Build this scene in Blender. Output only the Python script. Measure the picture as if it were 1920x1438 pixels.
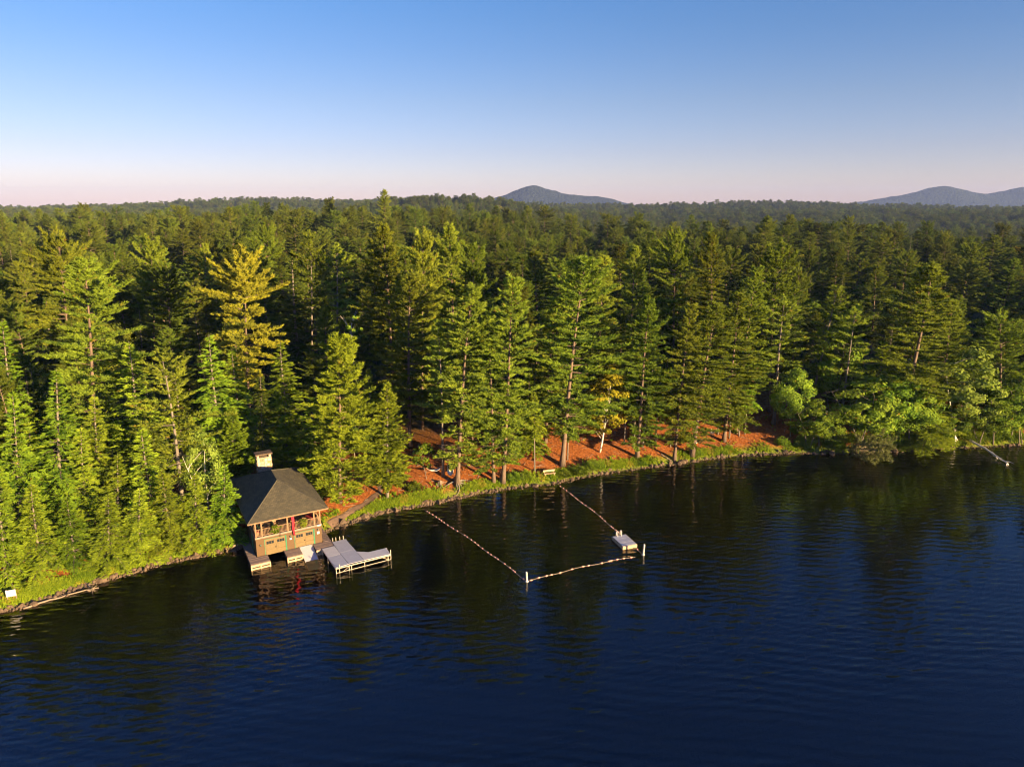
import bpy, math, random
import numpy as np
from mathutils import Vector

for o in list(bpy.data.objects):
    bpy.data.objects.remove(o)
scene = bpy.context.scene
col = scene.collection
R = math.radians

# ------------------------------------------------------------------ camera
cam_data = bpy.data.cameras.new("camera")
cam_data.sensor_width = 36.0
cam_data.lens = 36.0*1297/1920
cam_data.clip_start = 0.5
cam_data.clip_end = 30000
cam = bpy.data.objects.new("camera", cam_data)
col.objects.link(cam)
cam.location = (0, 0, 42)
cam.rotation_euler = (R(90-14.4), 0, 0)
scene.camera = cam

# ------------------------------------------------------------------ sky and sun
SUN_EL = 8.5          # degrees above the horizon
SUN_AZ = 52.0          # degrees to the right of straight behind the camera
to_sun = Vector((math.sin(R(SUN_AZ))*math.cos(R(SUN_EL)), -math.cos(R(SUN_AZ))*math.cos(R(SUN_EL)), math.sin(R(SUN_EL))))
world = bpy.data.worlds.new("World")
scene.world = world
world.use_nodes = True
wn, wl = world.node_tree.nodes, world.node_tree.links
wn.clear()
sky = wn.new("ShaderNodeTexSky")
sky.sky_type = 'NISHITA'
sky.sun_disc = False
sky.sun_elevation = R(SUN_EL)
sky.sun_rotation = math.atan2(to_sun.x, to_sun.y)
sky.altitude = 500
sky.air_density = 1.0
sky.dust_density = 0.4
sky.ozone_density = 4.0
bg = wn.new("ShaderNodeBackground")
bg.inputs['Strength'].default_value = 0.0915
wout = wn.new("ShaderNodeOutputWorld")
# clear-evening colour grade by height above the horizon, the same all the way round; unseen zenith brightened to blue the water
wtc = wn.new("ShaderNodeTexCoord"); wsep = wn.new("ShaderNodeSeparateXYZ"); wr = wn.new("ShaderNodeValToRGB"); wm = wn.new("ShaderNodeMix")
wl.new(wtc.outputs['Generated'], wsep.inputs[0]); wl.new(wsep.outputs['Z'], wr.inputs[0])
GRADE = [(0., (1.84, 1.20, 1.40)), (.03, (1.76, 1.14, 1.22)), (.07, (1.60, 1.02, 1.08)), (.134, (1.40, .97, 1.0)), (.2, (1.08, .93, 1.04)), (.26, (.86, .92, 1.08)), (.6, (.78, 1.14, 1.76)), (1., (.74, 1.12, 1.82))]
while len(wr.color_ramp.elements) < len(GRADE):
    wr.color_ramp.elements.new(.5)
for el, (p, c) in zip(wr.color_ramp.elements, GRADE):
    el.position = p; el.color = (c[0]/2, c[1]/2, c[2]/2, 1)
wm.data_type = 'RGBA'; wm.blend_type = 'MULTIPLY'; wm.inputs['Factor'].default_value = 1
wl.new(sky.outputs[0], wm.inputs[6]); wl.new(wr.outputs[0], wm.inputs[7])
wl.new(wm.outputs[2], bg.inputs['Color'])
wl.new(bg.outputs[0], wout.inputs['Surface'])

sun_data = bpy.data.lights.new("sun", 'SUN')
sun_data.energy = 5.0
sun_data.angle = R(0.6)
sun_data.color = (1.0, 0.71, 0.35)
sun = bpy.data.objects.new("sun", sun_data)
col.objects.link(sun)
sun.rotation_euler = to_sun.to_track_quat('Z', 'Y').to_euler()
sun.location = (200, -120, 150)

scene.view_settings.view_transform = 'Standard'
scene.view_settings.look = 'None'
scene.view_settings.gamma = 1.0
scene.view_settings.exposure = 2.15
scene.render.engine = 'CYCLES'
cy = scene.cycles
cy.max_bounces = 5
cy.diffuse_bounces = 2
cy.glossy_bounces = 3
cy.transmission_bounces = 3
cy.transparent_max_bounces = 8
cy.volume_bounces = 0
cy.caustics_reflective = False
cy.caustics_refractive = False
cy.pixel_filter_type = 'BLACKMAN_HARRIS'
cy.filter_width = 1.15
cy.use_adaptive_sampling = True
cy.adaptive_threshold = 0.02
cy.use_denoising = True
cy.denoiser = 'OPENIMAGEDENOISE'
cy.denoising_input_passes = 'RGB_ALBEDO_NORMAL'
cy.denoising_prefilter = 'ACCURATE'
cy.sample_clamp_indirect = 4.0

# ------------------------------------------------------------------ materials
def material(name):
    m = bpy.data.materials.new(name)
    m.use_nodes = True
    m.node_tree.nodes.clear()
    return m, m.node_tree.nodes, m.node_tree.links

def node(nodes, kind, **kw):
    n = nodes.new(kind)
    for k, v in kw.items():
        if k in n.inputs:
            n.inputs[k].default_value = v
        else:
            setattr(n, k, v)
    return n

def ramp(nodes, stops):
    n = nodes.new("ShaderNodeValToRGB")
    e = n.color_ramp.elements
    while len(e) < len(stops):
        e.new(.5)
    for el, (p, c) in zip(e, stops):
        el.position = p
        el.color = (*c, 1) if len(c) == 3 else c
    return n

def plain(name, color, rough=.7, vary=.25, scale=3.0, bump=.0, metallic=0., stretch=None, spec=.3):
    """one surface colour broken up by two noises, with optional relief"""
    m, n, l = material(name)
    out = n.new("ShaderNodeOutputMaterial")
    b = node(n, "ShaderNodeBsdfPrincipled", Roughness=rough, Metallic=metallic)
    b.inputs['Specular IOR Level'].default_value = spec
    tc = n.new("ShaderNodeTexCoord")
    src = tc.outputs['Object']
    if stretch:
        mp = n.new("ShaderNodeMapping")
        mp.inputs['Scale'].default_value = stretch
        l.new(src, mp.inputs[0])
        src = mp.outputs[0]
    nz = node(n, "ShaderNodeTexNoise", Scale=scale, Detail=6.0, Roughness=.65)
    l.new(src, nz.inputs['Vector'])
    c = np.array(color)
    rp = ramp(n, [(.25, tuple(c*(1-vary))), (.75, tuple(np.minimum(c*(1+vary), 1)))])
    l.new(nz.outputs[0], rp.inputs[0])
    l.new(rp.outputs[0], b.inputs['Base Color'])
    if bump:
        bp = node(n, "ShaderNodeBump", Strength=1.0, Distance=bump)
        l.new(nz.outputs[0], bp.inputs['Height'])
        l.new(bp.outputs[0], b.inputs['Normal'])
    l.new(b.outputs[0], out.inputs[0])
    return m

def foliage(name, dark, light, accent=None, translucent=.38, hue_spread=.045):
    """leaf or needle colour: per-face 'tint', shifted a little from tree to tree"""
    m, n, l = material(name)
    out = n.new("ShaderNodeOutputMaterial")
    at = node(n, "ShaderNodeAttribute", attribute_name="tint")
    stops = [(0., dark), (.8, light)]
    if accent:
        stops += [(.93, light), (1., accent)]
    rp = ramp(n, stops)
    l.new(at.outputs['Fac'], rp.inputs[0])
    oi = n.new("ShaderNodeObjectInfo")
    hs = n.new("ShaderNodeHueSaturation")
    mh = node(n, "ShaderNodeMapRange")
    mh.inputs['To Min'].default_value = .5-hue_spread*.5
    mh.inputs['To Max'].default_value = .5+hue_spread*.30
    l.new(oi.outputs['Random'], mh.inputs['Value'])
    l.new(mh.outputs[0], hs.inputs['Hue'])
    wv = n.new("ShaderNodeMath"); wv.operation = 'MULTIPLY'; wv.inputs[1].default_value = 7.31
    fr = n.new("ShaderNodeMath"); fr.operation = 'FRACT'
    l.new(oi.outputs['Random'], wv.inputs[0]); l.new(wv.outputs[0], fr.inputs[0])
    mv = node(n, "ShaderNodeMapRange")
    mv.inputs['To Min'].default_value = .68
    mv.inputs['To Max'].default_value = 1.3
    l.new(fr.outputs[0], mv.inputs['Value'])
    l.new(mv.outputs[0], hs.inputs['Value'])
    l.new(rp.outputs[0], hs.inputs['Color'])
    df = node(n, "ShaderNodeBsdfDiffuse")
    tr = node(n, "ShaderNodeBsdfTranslucent")
    l.new(hs.outputs[0], df.inputs[0]); l.new(hs.outputs[0], tr.inputs[0])
    mx = node(n, "ShaderNodeMixShader", Fac=translucent)
    l.new(df.outputs[0], mx.inputs[1]); l.new(tr.outputs[0], mx.inputs[2])
    l.new(mx.outputs[0], out.inputs[0])
    return m

M = {}
M['pine'] = foliage('white_pine_needles', (.058, .112, .026), (.250, .325, .034), (.30, .17, .04))
M['hemlock'] = foliage('hemlock_needles', (.068, .140, .018), (.270, .375, .028), (.26, .17, .04))
M['spruce'] = foliage('spruce_needles', (.030, .062, .020), (.130, .170, .030))
M['shade_pine'] = foliage('shade_toned_pine_needles', (.028, .066, .020), (.160, .205, .026), (.27, .16, .04))  # pine needles darkened: shade inside the wood put into the colour
M['shade_maple'] = foliage('shade_toned_leaves', (.027, .067, .014), (.145, .192, .024), (.36, .19, .03), hue_spread=.06)  # maple leaves darkened the same way, standing in for shade
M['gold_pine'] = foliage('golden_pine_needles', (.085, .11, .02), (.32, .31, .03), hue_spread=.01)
M['cedar'] = foliage('cedar_scales', (.075, .13, .014), (.20, .26, .022))
M['maple'] = foliage('maple_leaves', (.048, .115, .016), (.185, .285, .030), (.33, .17, .02), translucent=.38, hue_spread=.05)
M['birch'] = foliage('birch_leaves', (.17, .18, .015), (.42, .37, .03), (.50, .24, .02), translucent=.38)
M['birch_green'] = foliage('pale_birch_leaves', (.08, .13, .018), (.23, .29, .05), (.34, .26, .05), translucent=.38)
M['grass'] = foliage('shore_grass_blades', (.085, .16, .012), (.29, .36, .025), (.44, .26, .06))
M['shrub'] = foliage('shrub_leaves', (.065, .13, .012), (.20, .29, .028), (.38, .20, .04))
M['slump'] = foliage('browning_needles', (.10, .12, .04), (.27, .28, .10))
M['dead'] = plain('dead_twigs', (.21, .16, .115), .9, .3, 4)
M['bark'] = plain('pine_bark', (.135, .095, .07), .95, .45, 1.6, .05, stretch=(3, 3, .6))
M['bark_grey'] = plain('grey_bark', (.16, .135, .11), .95, .4, 1.8, .04, stretch=(3, 3, .5))
M['bark_birch'] = plain('birch_bark', (.62, .57, .50), .8, .3, 3.0, .01, stretch=(1, 1, 4))
M['stone'] = plain('shore_stone', (.105, .072, .048), .9, .5, 2.5, .05)
M['hearth_stone'] = plain('field_stone', (.40, .29, .20), .9, .35, 5, .03)
M['mortar'] = plain('mortar', (.26, .20, .15), .95, .2, 6, .02)
M['siding'] = plain('stained_siding', (.098, .056, .026), .75, .16, 2.2, .012, stretch=(.4, .4, 9))
M['siding_dark'] = plain('stained_trim', (.165, .10, .055), .75, .2, 3, .01)
M['porch_wood'] = plain('porch_timber', (.205, .125, .070), .7, .25, 5, .006)
M['door_wood'] = plain('door_panelling', (.145, .098, .043), .65, .15, 3, .008)
M['green_trim'] = plain('green_trim_paint', (.025, .17, .095), .5, .15, 3)
M['deck'] = plain('weathered_deck_wood', (.235, .17, .135), .85, .3, 2.5, .012, stretch=(1, 8, 1))
M['deck_edge'] = plain('pale_dock_timber', (.46, .32, .19), .8, .25, 3, .01)
M['alu'] = plain('grey_dock_panel', (.34, .345, .40), .6, .08, 1.5)
M['alu_pale'] = plain('pale_dock_panel', (.45, .44, .46), .65, .08, 1.5)
M['alu_frame'] = plain('dock_frame_metal', (.55, .47, .36), .45, .15, 4, metallic=.25)
M['white'] = plain('white_paint', (.50, .475, .45), .5, .06, 3)
M['red_cloth'] = plain('red_cloth', (.48, .022, .04), .8, .2, 5)
M['red_paint'] = plain('red_paint', (.50, .04, .03), .5, .1, 5)
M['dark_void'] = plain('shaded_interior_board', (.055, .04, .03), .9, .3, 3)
M['dark_metal'] = plain('dark_metal', (.03, .03, .035), .45, .2, 5, metallic=.5)
M['glass'] = plain('dark_window_glass', (.02, .025, .028), .08, .1, 2, spec=.6)
M['rope'] = plain('float_rope', (.55, .42, .32), .8, .2, 8)
M['float'] = plain('orange_pink_float', (.66, .34, .25), .5, .1, 6)
M['cushion_red'] = plain('red_cushion', (.36, .04, .05), .85, .15, 5)
M['chair_green'] = plain('dark_green_chair_paint', (.022, .055, .04), .5, .2, 5)
M['canvas'] = plain('pale_canvas', (.68, .64, .60), .9, .1, 6)
M['gravel'] = plain('grey_path_grit', (.135, .085, .058), .95, .45, 1.0, .02)
M['brass'] = plain('lamp_metal', (.10, .16, .13), .4, .1, 4, metallic=.4)

def shingle_material():
    m, n, l = material('roof_shingles')
    out = n.new("ShaderNodeOutputMaterial")
    b = node(n, "ShaderNodeBsdfPrincipled", Roughness=.85)
    b.inputs['Specular IOR Level'].default_value = .25
    uv = node(n, "ShaderNodeUVMap", uv_map="slope")
    br = node(n, "ShaderNodeTexBrick", Scale=1.0)
    br.inputs['Brick Width'].default_value = .42
    br.inputs['Row Height'].default_value = .21
    br.inputs['Mortar Size'].default_value = .012
    br.inputs['Mortar Smooth'].default_value = .4
    br.inputs['Color1'].default_value = (.068, .061, .042, 1)
    br.inputs['Color2'].default_value = (.102, .089, .057, 1)
    br.inputs['Mortar'].default_value = (.055, .045, .026, 1)
    br.inputs['Bias'].default_value = -.1
    l.new(uv.outputs[0], br.inputs['Vector'])
    nz = node(n, "ShaderNodeTexNoise", Scale=.9, Detail=5.)
    tc = n.new("ShaderNodeTexCoord")
    l.new(tc.outputs['Object'], nz.inputs['Vector'])
    mx = node(n, "ShaderNodeMix", data_type='RGBA', blend_type='MULTIPLY')
    mx.inputs['Factor'].default_value = .7
    rp = ramp(n, [(.3, (.7, .72, .75)), (.7, (1.25, 1.2, 1.1))])
    l.new(nz.outputs[0], rp.inputs[0])
    l.new(br.outputs['Color'], mx.inputs[6]); l.new(rp.outputs[0], mx.inputs[7])
    l.new(mx.outputs[2], b.inputs['Base Color'])
    bp = node(n, "ShaderNodeBump", Strength=1., Distance=.02)
    l.new(br.outputs['Fac'], bp.inputs['Height']); bp.invert = True
    l.new(bp.outputs[0], b.inputs['Normal'])
    l.new(b.outputs[0], out.inputs[0])
    return m
M['shingle'] = shingle_material()

def ground_material():
    """orange needle litter inland, grassy bank by the water, silt and stones on the lake bed"""
    m, n, l = material('forest_floor')
    out = n.new("ShaderNodeOutputMaterial")
    b = node(n, "ShaderNodeBsdfPrincipled", Roughness=.95)
    b.inputs['Specular IOR Level'].default_value = .1
    tc = n.new("ShaderNodeTexCoord")
    fine = node(n, "ShaderNodeTexNoise", Scale=2.6, Detail=8., Roughness=.7)
    big = node(n, "ShaderNodeTexNoise", Scale=.22, Detail=5., Roughness=.6)
    l.new(tc.outputs['Object'], fine.inputs['Vector']); l.new(tc.outputs['Object'], big.inputs['Vector'])
    litter = ramp(n, [(.28, (.085, .032, .012)), (.5, (.28, .088, .022)), (.72, (.43, .165, .05))])
    l.new(fine.outputs[0], litter.inputs[0])
    green = ramp(n, [(.3, (.07, .085, .012)), (.55, (.15, .19, .02)), (.8, (.30, .20, .05))])
    l.new(fine.outputs[0], green.inputs[0])
    silt = ramp(n, [(.3, (.05, .040, .018)), (.7, (.12, .092, .04))])
    l.new(fine.outputs[0], silt.inputs[0])
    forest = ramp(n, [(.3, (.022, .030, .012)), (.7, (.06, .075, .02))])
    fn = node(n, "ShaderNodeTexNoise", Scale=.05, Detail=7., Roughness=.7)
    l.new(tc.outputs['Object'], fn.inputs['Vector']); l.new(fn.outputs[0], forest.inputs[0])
    a = node(n, "ShaderNodeAttribute", attribute_name="inland")
    def mix(fac, c1, c2):
        x = node(n, "ShaderNodeMix", data_type='RGBA')
        l.new(fac, x.inputs[0]); l.new(c1, x.inputs[6]); l.new(c2, x.inputs[7])
        return x.outputs[2]
    def step(lo, hi, wob):
        ad = node(n, "ShaderNodeMath", operation='MULTIPLY_ADD')
        l.new(big.outputs[0], ad.inputs[0]); ad.inputs[1].default_value = wob
        l.new(a.outputs['Fac'], ad.inputs[2])
        mr = node(n, "ShaderNodeMapRange")
        mr.inputs['From Min'].default_value = lo+wob*.5; mr.inputs['From Max'].default_value = hi+wob*.5
        l.new(ad.outputs[0], mr.inputs['Value'])
        return mr.outputs[0]
    c = mix(step(.9, 2.4, 2.6), green.outputs[0], litter.outputs[0])
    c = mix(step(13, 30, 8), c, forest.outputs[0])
    muck = ramp(n, [(.3, (.006, .006, .004)), (.7, (.014, .013, .008))])
    l.new(fine.outputs[0], muck.inputs[0])
    bed = mix(step(-11, -2.5, 3.), muck.outputs[0], silt.outputs[0])
    c = mix(step(-.1, .35, .3), bed, c)
    l.new(c, b.inputs['Base Color'])
    bp = node(n, "ShaderNodeBump", Strength=1., Distance=.25)
    l.new(fine.outputs[0], bp.inputs['Height']); l.new(bp.outputs[0], b.inputs['Normal'])
    l.new(b.outputs[0], out.inputs[0])
    return m
M['ground'] = ground_material()

def far_forest_material(name, lo, hi):
    m, n, l = material(name)
    out = n.new("ShaderNodeOutputMaterial")
    b = node(n, "ShaderNodeBsdfDiffuse")
    tc = n.new("ShaderNodeTexCoord")
    vo = node(n, "ShaderNodeTexVoronoi", Scale=.045)
    nz = node(n, "ShaderNodeTexNoise", Scale=.006, Detail=8., Roughness=.7)
    l.new(tc.outputs['Object'], vo.inputs['Vector']); l.new(tc.outputs['Object'], nz.inputs['Vector'])
    rp = ramp(n, [(.3, lo), (.7, hi)])
    l.new(nz.outputs[0], rp.inputs[0]); l.new(rp.outputs[0], b.inputs[0])
    bp = node(n, "ShaderNodeBump", Strength=1., Distance=14.)
    bp.invert = True
    l.new(vo.outputs['Distance'], bp.inputs['Height']); l.new(bp.outputs[0], b.inputs['Normal'])
    l.new(b.outputs[0], out.inputs[0])
    return m
M['mountain'] = far_forest_material('mountain_forest', (.010, .017, .014), (.024, .031, .018))

def water_material():
    """clear brown lake water: mirror by Fresnel over a rippled surface, the rest let through to the bed"""
    m, n, l = material('lake_water')
    out = n.new("ShaderNodeOutputMaterial")
    tc = n.new("ShaderNodeTexCoord")
    def mapped(sx, sy, rot):
        mp = n.new("ShaderNodeMapping")
        mp.inputs['Rotation'].default_value = (0, 0, R(rot)); mp.inputs['Scale'].default_value = (sx, sy, 1)
        l.new(tc.outputs['Object'], mp.inputs[0])
        return mp.outputs[0]
    def noise(vec, scale, detail, rough=.5):
        t = node(n, "ShaderNodeTexNoise", Scale=scale, Detail=detail, Roughness=rough)
        l.new(vec, t.inputs['Vector'])
        return t.outputs[0]
    def wavelets(rot, length, distortion, dscale):
        mp = mapped(1., 1., rot)
        t = node(n, "ShaderNodeTexWave", wave_type='BANDS', bands_direction='Y', wave_profile='SIN')
        t.inputs['Scale'].default_value = .314/length
        t.inputs['Distortion'].default_value = distortion; t.inputs['Detail'].default_value = 2.; t.inputs['Detail Scale'].default_value = dscale
        l.new(mp, t.inputs['Vector'])
        return t.outputs['Fac']
    w1 = wavelets(8, 1.25, 7., .22)
    w2 = wavelets(-17, .8, 6., .35)
    w4 = noise(mapped(.3, 1., 4), .75, 2.)
    w3 = noise(mapped(.6, 1., 30), 4.0, 2.)
    calm = noise(mapped(.4, 1., 8), .045, 3.)
    def mul(a_, v):
        x = node(n, "ShaderNodeMath", operation='MULTIPLY'); l.new(a_, x.inputs[0])
        if isinstance(v, float): x.inputs[1].default_value = v
        else: l.new(v, x.inputs[1])
        return x.outputs[0]
    def add(a_, c_):
        x = node(n, "ShaderNodeMath", operation='ADD'); l.new(a_, x.inputs[0]); l.new(c_, x.inputs[1]); return x.outputs[0]
    cr = node(n, "ShaderNodeMapRange")
    cr.inputs['From Min'].default_value = .36; cr.inputs['From Max'].default_value = .64
    cr.inputs['To Min'].default_value = .15; cr.inputs['To Max'].default_value = 1.3
    l.new(calm, cr.inputs['Value'])
    hsum = add(add(add(mul(w1, .026), mul(w2, .014)), mul(w4, .13)), mul(w3, .007))
    hsum = mul(hsum, cr.outputs[0])
    bp = node(n, "ShaderNodeBump", Strength=1., Distance=WAVE)
    l.new(hsum, bp.inputs['Height'])
    fr = node(n, "ShaderNodeFresnel", IOR=1.5)
    l.new(bp.outputs[0], fr.inputs['Normal'])
    gl = node(n, "ShaderNodeBsdfGlossy", Roughness=.03)
    gl.inputs['Color'].default_value = (1, 1, 1, 1)
    l.new(bp.outputs[0], gl.inputs['Normal'])
    tr = node(n, "ShaderNodeBsdfTransparent")
    tr.inputs[0].default_value = (.60, .50, .28, 1)
    mx = n.new("ShaderNodeMixShader")
    l.new(fr.outputs[0], mx.inputs[0]); l.new(tr.outputs[0], mx.inputs[1]); l.new(gl.outputs[0], mx.inputs[2])
    l.new(mx.outputs[0], out.inputs[0])
    return m
WAVE = 1.0
M['water'] = water_material()

# ------------------------------------------------------------------ mesh helpers
def mesh_from(name, verts, tris, tint=None, smooth=False):
    """fast triangle mesh from arrays"""
    verts = np.asarray(verts, np.float32); tris = np.asarray(tris, np.int32)
    me = bpy.data.meshes.new(name)
    me.vertices.add(len(verts)); me.vertices.foreach_set('co', verts.ravel())
    me.loops.add(tris.size); me.loops.foreach_set('vertex_index', tris.ravel())
    me.polygons.add(len(tris))
    me.polygons.foreach_set('loop_start', np.arange(0, tris.size, 3, dtype=np.int32))
    me.polygons.foreach_set('use_smooth', np.full(len(tris), bool(smooth)))
    if tint is not None:
        at = me.attributes.new('tint', 'FLOAT', 'FACE')
        at.data.foreach_set('value', np.asarray(tint, np.float32))
    me.update(calc_edges=True)
    me.validate()
    return me

def link(name, data, mat=None, parent=None, loc=None):
    o = bpy.data.objects.new(name, data)
    col.objects.link(o)
    if mat is not None and data is not None and not data.materials:
        data.materials.append(mat)
    if parent is not None:
        o.parent = parent
    if loc is not None:
        o.location = loc
    return o

def tag(o, label=None, cat=None, group=None, kind=None):
    if label: o['label'] = label
    if cat: o['category'] = cat
    if group: o['group'] = group
    if kind: o['kind'] = kind
    return o

def empty(name, loc=(0, 0, 0), rz=0.):
    o = bpy.data.objects.new(name, None)
    col.objects.link(o)
    o.location = loc
    o.rotation_euler = (0, 0, rz)
    return o

class Geo:
    """collects boxes, tubes and sheets into one mesh"""
    def __init__(self):
        self.v, self.t, self.n = [], [], 0
    def add(self, v, t):
        v = np.asarray(v, float).reshape(-1, 3); t = np.asarray(t, int).reshape(-1, 3)
        self.v.append(v); self.t.append(t+self.n); self.n += len(v)
        return self
    def hexa(self, p):
        """eight corners: bottom ring 0-3, top ring 4-7"""
        q = [(0, 3, 2, 1), (4, 5, 6, 7), (0, 1, 5, 4), (1, 2, 6, 5), (2, 3, 7, 6), (3, 0, 4, 7)]
        return self.add(p, [f for a, b, c, d in q for f in ((a, b, c), (a, c, d))])
    def box(self, x0, x1, y0, y1, z0, z1):
        return self.hexa([(x0, y0, z0), (x1, y0, z0), (x1, y1, z0), (x0, y1, z0), (x0, y0, z1), (x1, y0, z1), (x1, y1, z1), (x0, y1, z1)])
    def prism(self, poly, z0, z1):
        k = len(poly)
        v = [(x, y, z0) for x, y in poly]+[(x, y, z1) for x, y in poly]
        t = []
        for i in range(1, k-1):
            t += [(0, i+1, i), (k, k+i, k+i+1)]
        for i in range(k):
            j = (i+1) % k
            t += [(i, j, k+j), (i, k+j, k+i)]
        return self.add(v, t)
    def tube(self, pts, rad, sides=6, cap=True):
        pts = np.asarray(pts, float); k = len(pts)
        rad = np.broadcast_to(np.asarray(rad, float), (k,))
        d = np.gradient(pts, axis=0)
        d /= np.linalg.norm(d, axis=1, keepdims=True)+1e-9
        ref = np.where(np.abs(d[:, 2:3]) > .9, np.array([[1., 0, 0]]), np.array([[0, 0, 1.]]))
        a = np.cross(d, ref); a /= np.linalg.norm(a, axis=1, keepdims=True)+1e-9
        b = np.cross(d, a)
        th = np.linspace(0, 2*np.pi, sides, endpoint=False)
        ring = pts[:, None]+rad[:, None, None]*(a[:, None]*np.cos(th)[None, :, None]+b[:, None]*np.sin(th)[None, :, None])
        v = ring.reshape(-1, 3)
        i = np.arange(k-1)[:, None]*sides; j = np.arange(sides)[None]; j2 = (j+1) % sides
        t = np.concatenate([np.stack([i+j, i+j2, i+sides+j2], -1).reshape(-1, 3), np.stack([i+j, i+sides+j2, i+sides+j], -1).reshape(-1, 3)])
        if cap:
            n0 = len(v)
            v = np.vstack([v, pts[0], pts[-1]])
            jj = np.arange(sides); j2 = (jj+1) % sides
            o = (k-1)*sides
            t = np.vstack([t, np.stack([np.full(sides, n0), j2, jj], -1), np.stack([np.full(sides, n0+1), o+jj, o+j2], -1)])
        return self.add(v, t)
    def mesh(self, name, smooth=False):
        return mesh_from(name, np.vstack(self.v), np.vstack(self.t), smooth=smooth)
    def build(self, name, mat, parent=None, loc=None, smooth=False):
        return link(name, self.mesh(name, smooth), mat, parent, loc)

def bent(a, b, sag=0., k=6):
    """points from a to b, sagging in the middle"""
    t = np.linspace(0, 1, k)[:, None]
    p = np.asarray(a, float)*(1-t)+np.asarray(b, float)*t
    p[:, 2] -= sag*4*(t[:, 0]*(1-t[:, 0]))
    return p

# ------------------------------------------------------------------ lie of the land
SHORE = np.array([(-2600,-1500),(-900,-480),(-300,-120),(-160,-22),(-110,22),(-80,45),(-65,57.5),(-54.6,65.4),(-51.7,67.5),(-49.7,69.4),(-47.6,71.5),(-45,73.5),(-42.6,75.6),
 (-38.9,77.6),(-35,79.4),(-30,81.4),(-25.3,83.3),(-23.2,86.2),(-20.7,88.3),(-17.4,90.7),(-12.4,92.7),(-8.7,95),(-4.8,96.9),(0,99),(6.7,100.7),
 (10.2,102.8),(16.5,105.6),(23,107.7),(30.8,110.4),(38.8,113),(44.7,113.8),(50.5,114.4),(59.7,114.1),(69.9,115.7),(80.2,117.1),(92.9,118.8),
 (115,122),(150,124),(230,126),(420,120),(1000,60),(2600,-300),(7000,-900)], float)

def inland(x, y):
    """signed distance from the shoreline, positive on land"""
    x = np.asarray(x, float); y = np.asarray(y, float)
    best = np.full(x.shape, 1e12)
    for (ax, ay), (bx, by) in zip(SHORE[:-1], SHORE[1:]):
        dx, dy = bx-ax, by-ay
        t = np.clip(((x-ax)*dx+(y-ay)*dy)/(dx*dx+dy*dy), 0, 1)
        best = np.minimum(best, (x-ax-t*dx)**2+(y-ay-t*dy)**2)
    sgn = np.where(y > np.interp(x, SHORE[:, 0], SHORE[:, 1]), 1., -1.)
    return np.sqrt(best)*sgn

def smooth(v, a, b):
    t = np.clip((v-a)/(b-a), 0, 1)
    return t*t*(3-2*t)

# rounded hills of the country inland: x, y, half-widths, height
HILLS = [(-95, 470, 150, 120, 9), (-330, 620, 190, 170, 5), (-150, 1500, 230, 200, 33), (-800, 2300, 420, 260, 34), (-1500, 2600, 450, 300, 14),
         (820, 2400, 330, 240, 25), (330, 2500, 330, 240, 12), (1350, 2500, 380, 260, 13), (1950, 2700, 450, 300, 10), (-300, 2700, 420, 260, 40)]

def ground_z(x, y):
    x = np.asarray(x, float); y = np.asarray(y, float)
    s = inland(x, y)
    d = np.hypot(x, y); az = np.degrees(np.arctan2(x, np.maximum(y, 1)))
    sl = np.maximum(s, 0)
    wob = .5*np.sin(s*1.9+x*.23)*smooth(s, -3, -.5)
    land = .62*np.minimum(sl, 1.1)+2.7*(1-np.exp(-np.maximum(sl-1.1, 0)/9))+6.0*(1-np.exp(-sl/150))
    rough = (np.sin(x*.21+1.3)*np.sin(y*.17+.4)*.28+np.sin(x*.53+y*.41)*.12+np.sin(x*.055)*np.cos(y*.048+1)*.9)*smooth(s, 2.5, 16)
    far = 0
    for hx, hy, wx, wy, a in HILLS:
        far = far+a*np.exp(-((x-hx)/wx)**2-((y-hy)/wy)**2)
    dip = -19*smooth(d, 430, 640)*(1-smooth(d, 1300, 1900))*smooth(az, -1, 9)-6*smooth(d, 620, 800)*(1-smooth(d, 1500, 2100))*(1-smooth(az, -16, -8))
    bed = np.maximum(-5.5, s*.30-.02)
    return np.where(s > 0, land+rough+(far+dip)*smooth(s, 60, 200), bed)

# ------------------------------------------------------------------ ground, water, mountains
def axis(dense0, dense1, step, lo, hi, grow):
    c = list(np.arange(dense0, dense1+.001, step))
    s = step
    while c[-1] < hi:
        s *= grow; c.append(min(c[-1]+s, hi))
    s = step
    while c[0] > lo:
        s *= grow; c.insert(0, max(c[0]-s, lo))
    return np.array(c)

def grid_tris(nx, ny):
    i, j = np.meshgrid(np.arange(nx-1), np.arange(ny-1), indexing='ij')
    a = (i*ny+j).ravel(); b = a+ny
    return np.concatenate([np.stack([a, b, b+1], -1), np.stack([a, b+1, a+1], -1)])

gx = axis(-64, 102, .75, -7000, 7000, 1.07)
gy = axis(58, 128, .75, -2500, 8800, 1.07)
X, Y = np.meshgrid(gx, gy, indexing='ij')
Z = ground_z(X, Y)
me = mesh_from('ground', np.stack([X, Y, Z], -1).reshape(-1, 3), grid_tris(len(gx), len(gy)), smooth=True)
at = me.attributes.new('inland', 'FLOAT', 'POINT')
at.data.foreach_set('value', inland(X, Y).astype(np.float32).ravel())
tag(link('ground', me, M['ground']), kind='structure')

wg = Geo(); wg.add([(-6900, -2450, 0), (6900, -2450, 0), (6900, 700, 0), (-6900, 700, 0)], [(0, 1, 2), (0, 2, 3)])
tag(wg.build('water', M['water']), kind='structure')

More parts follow.
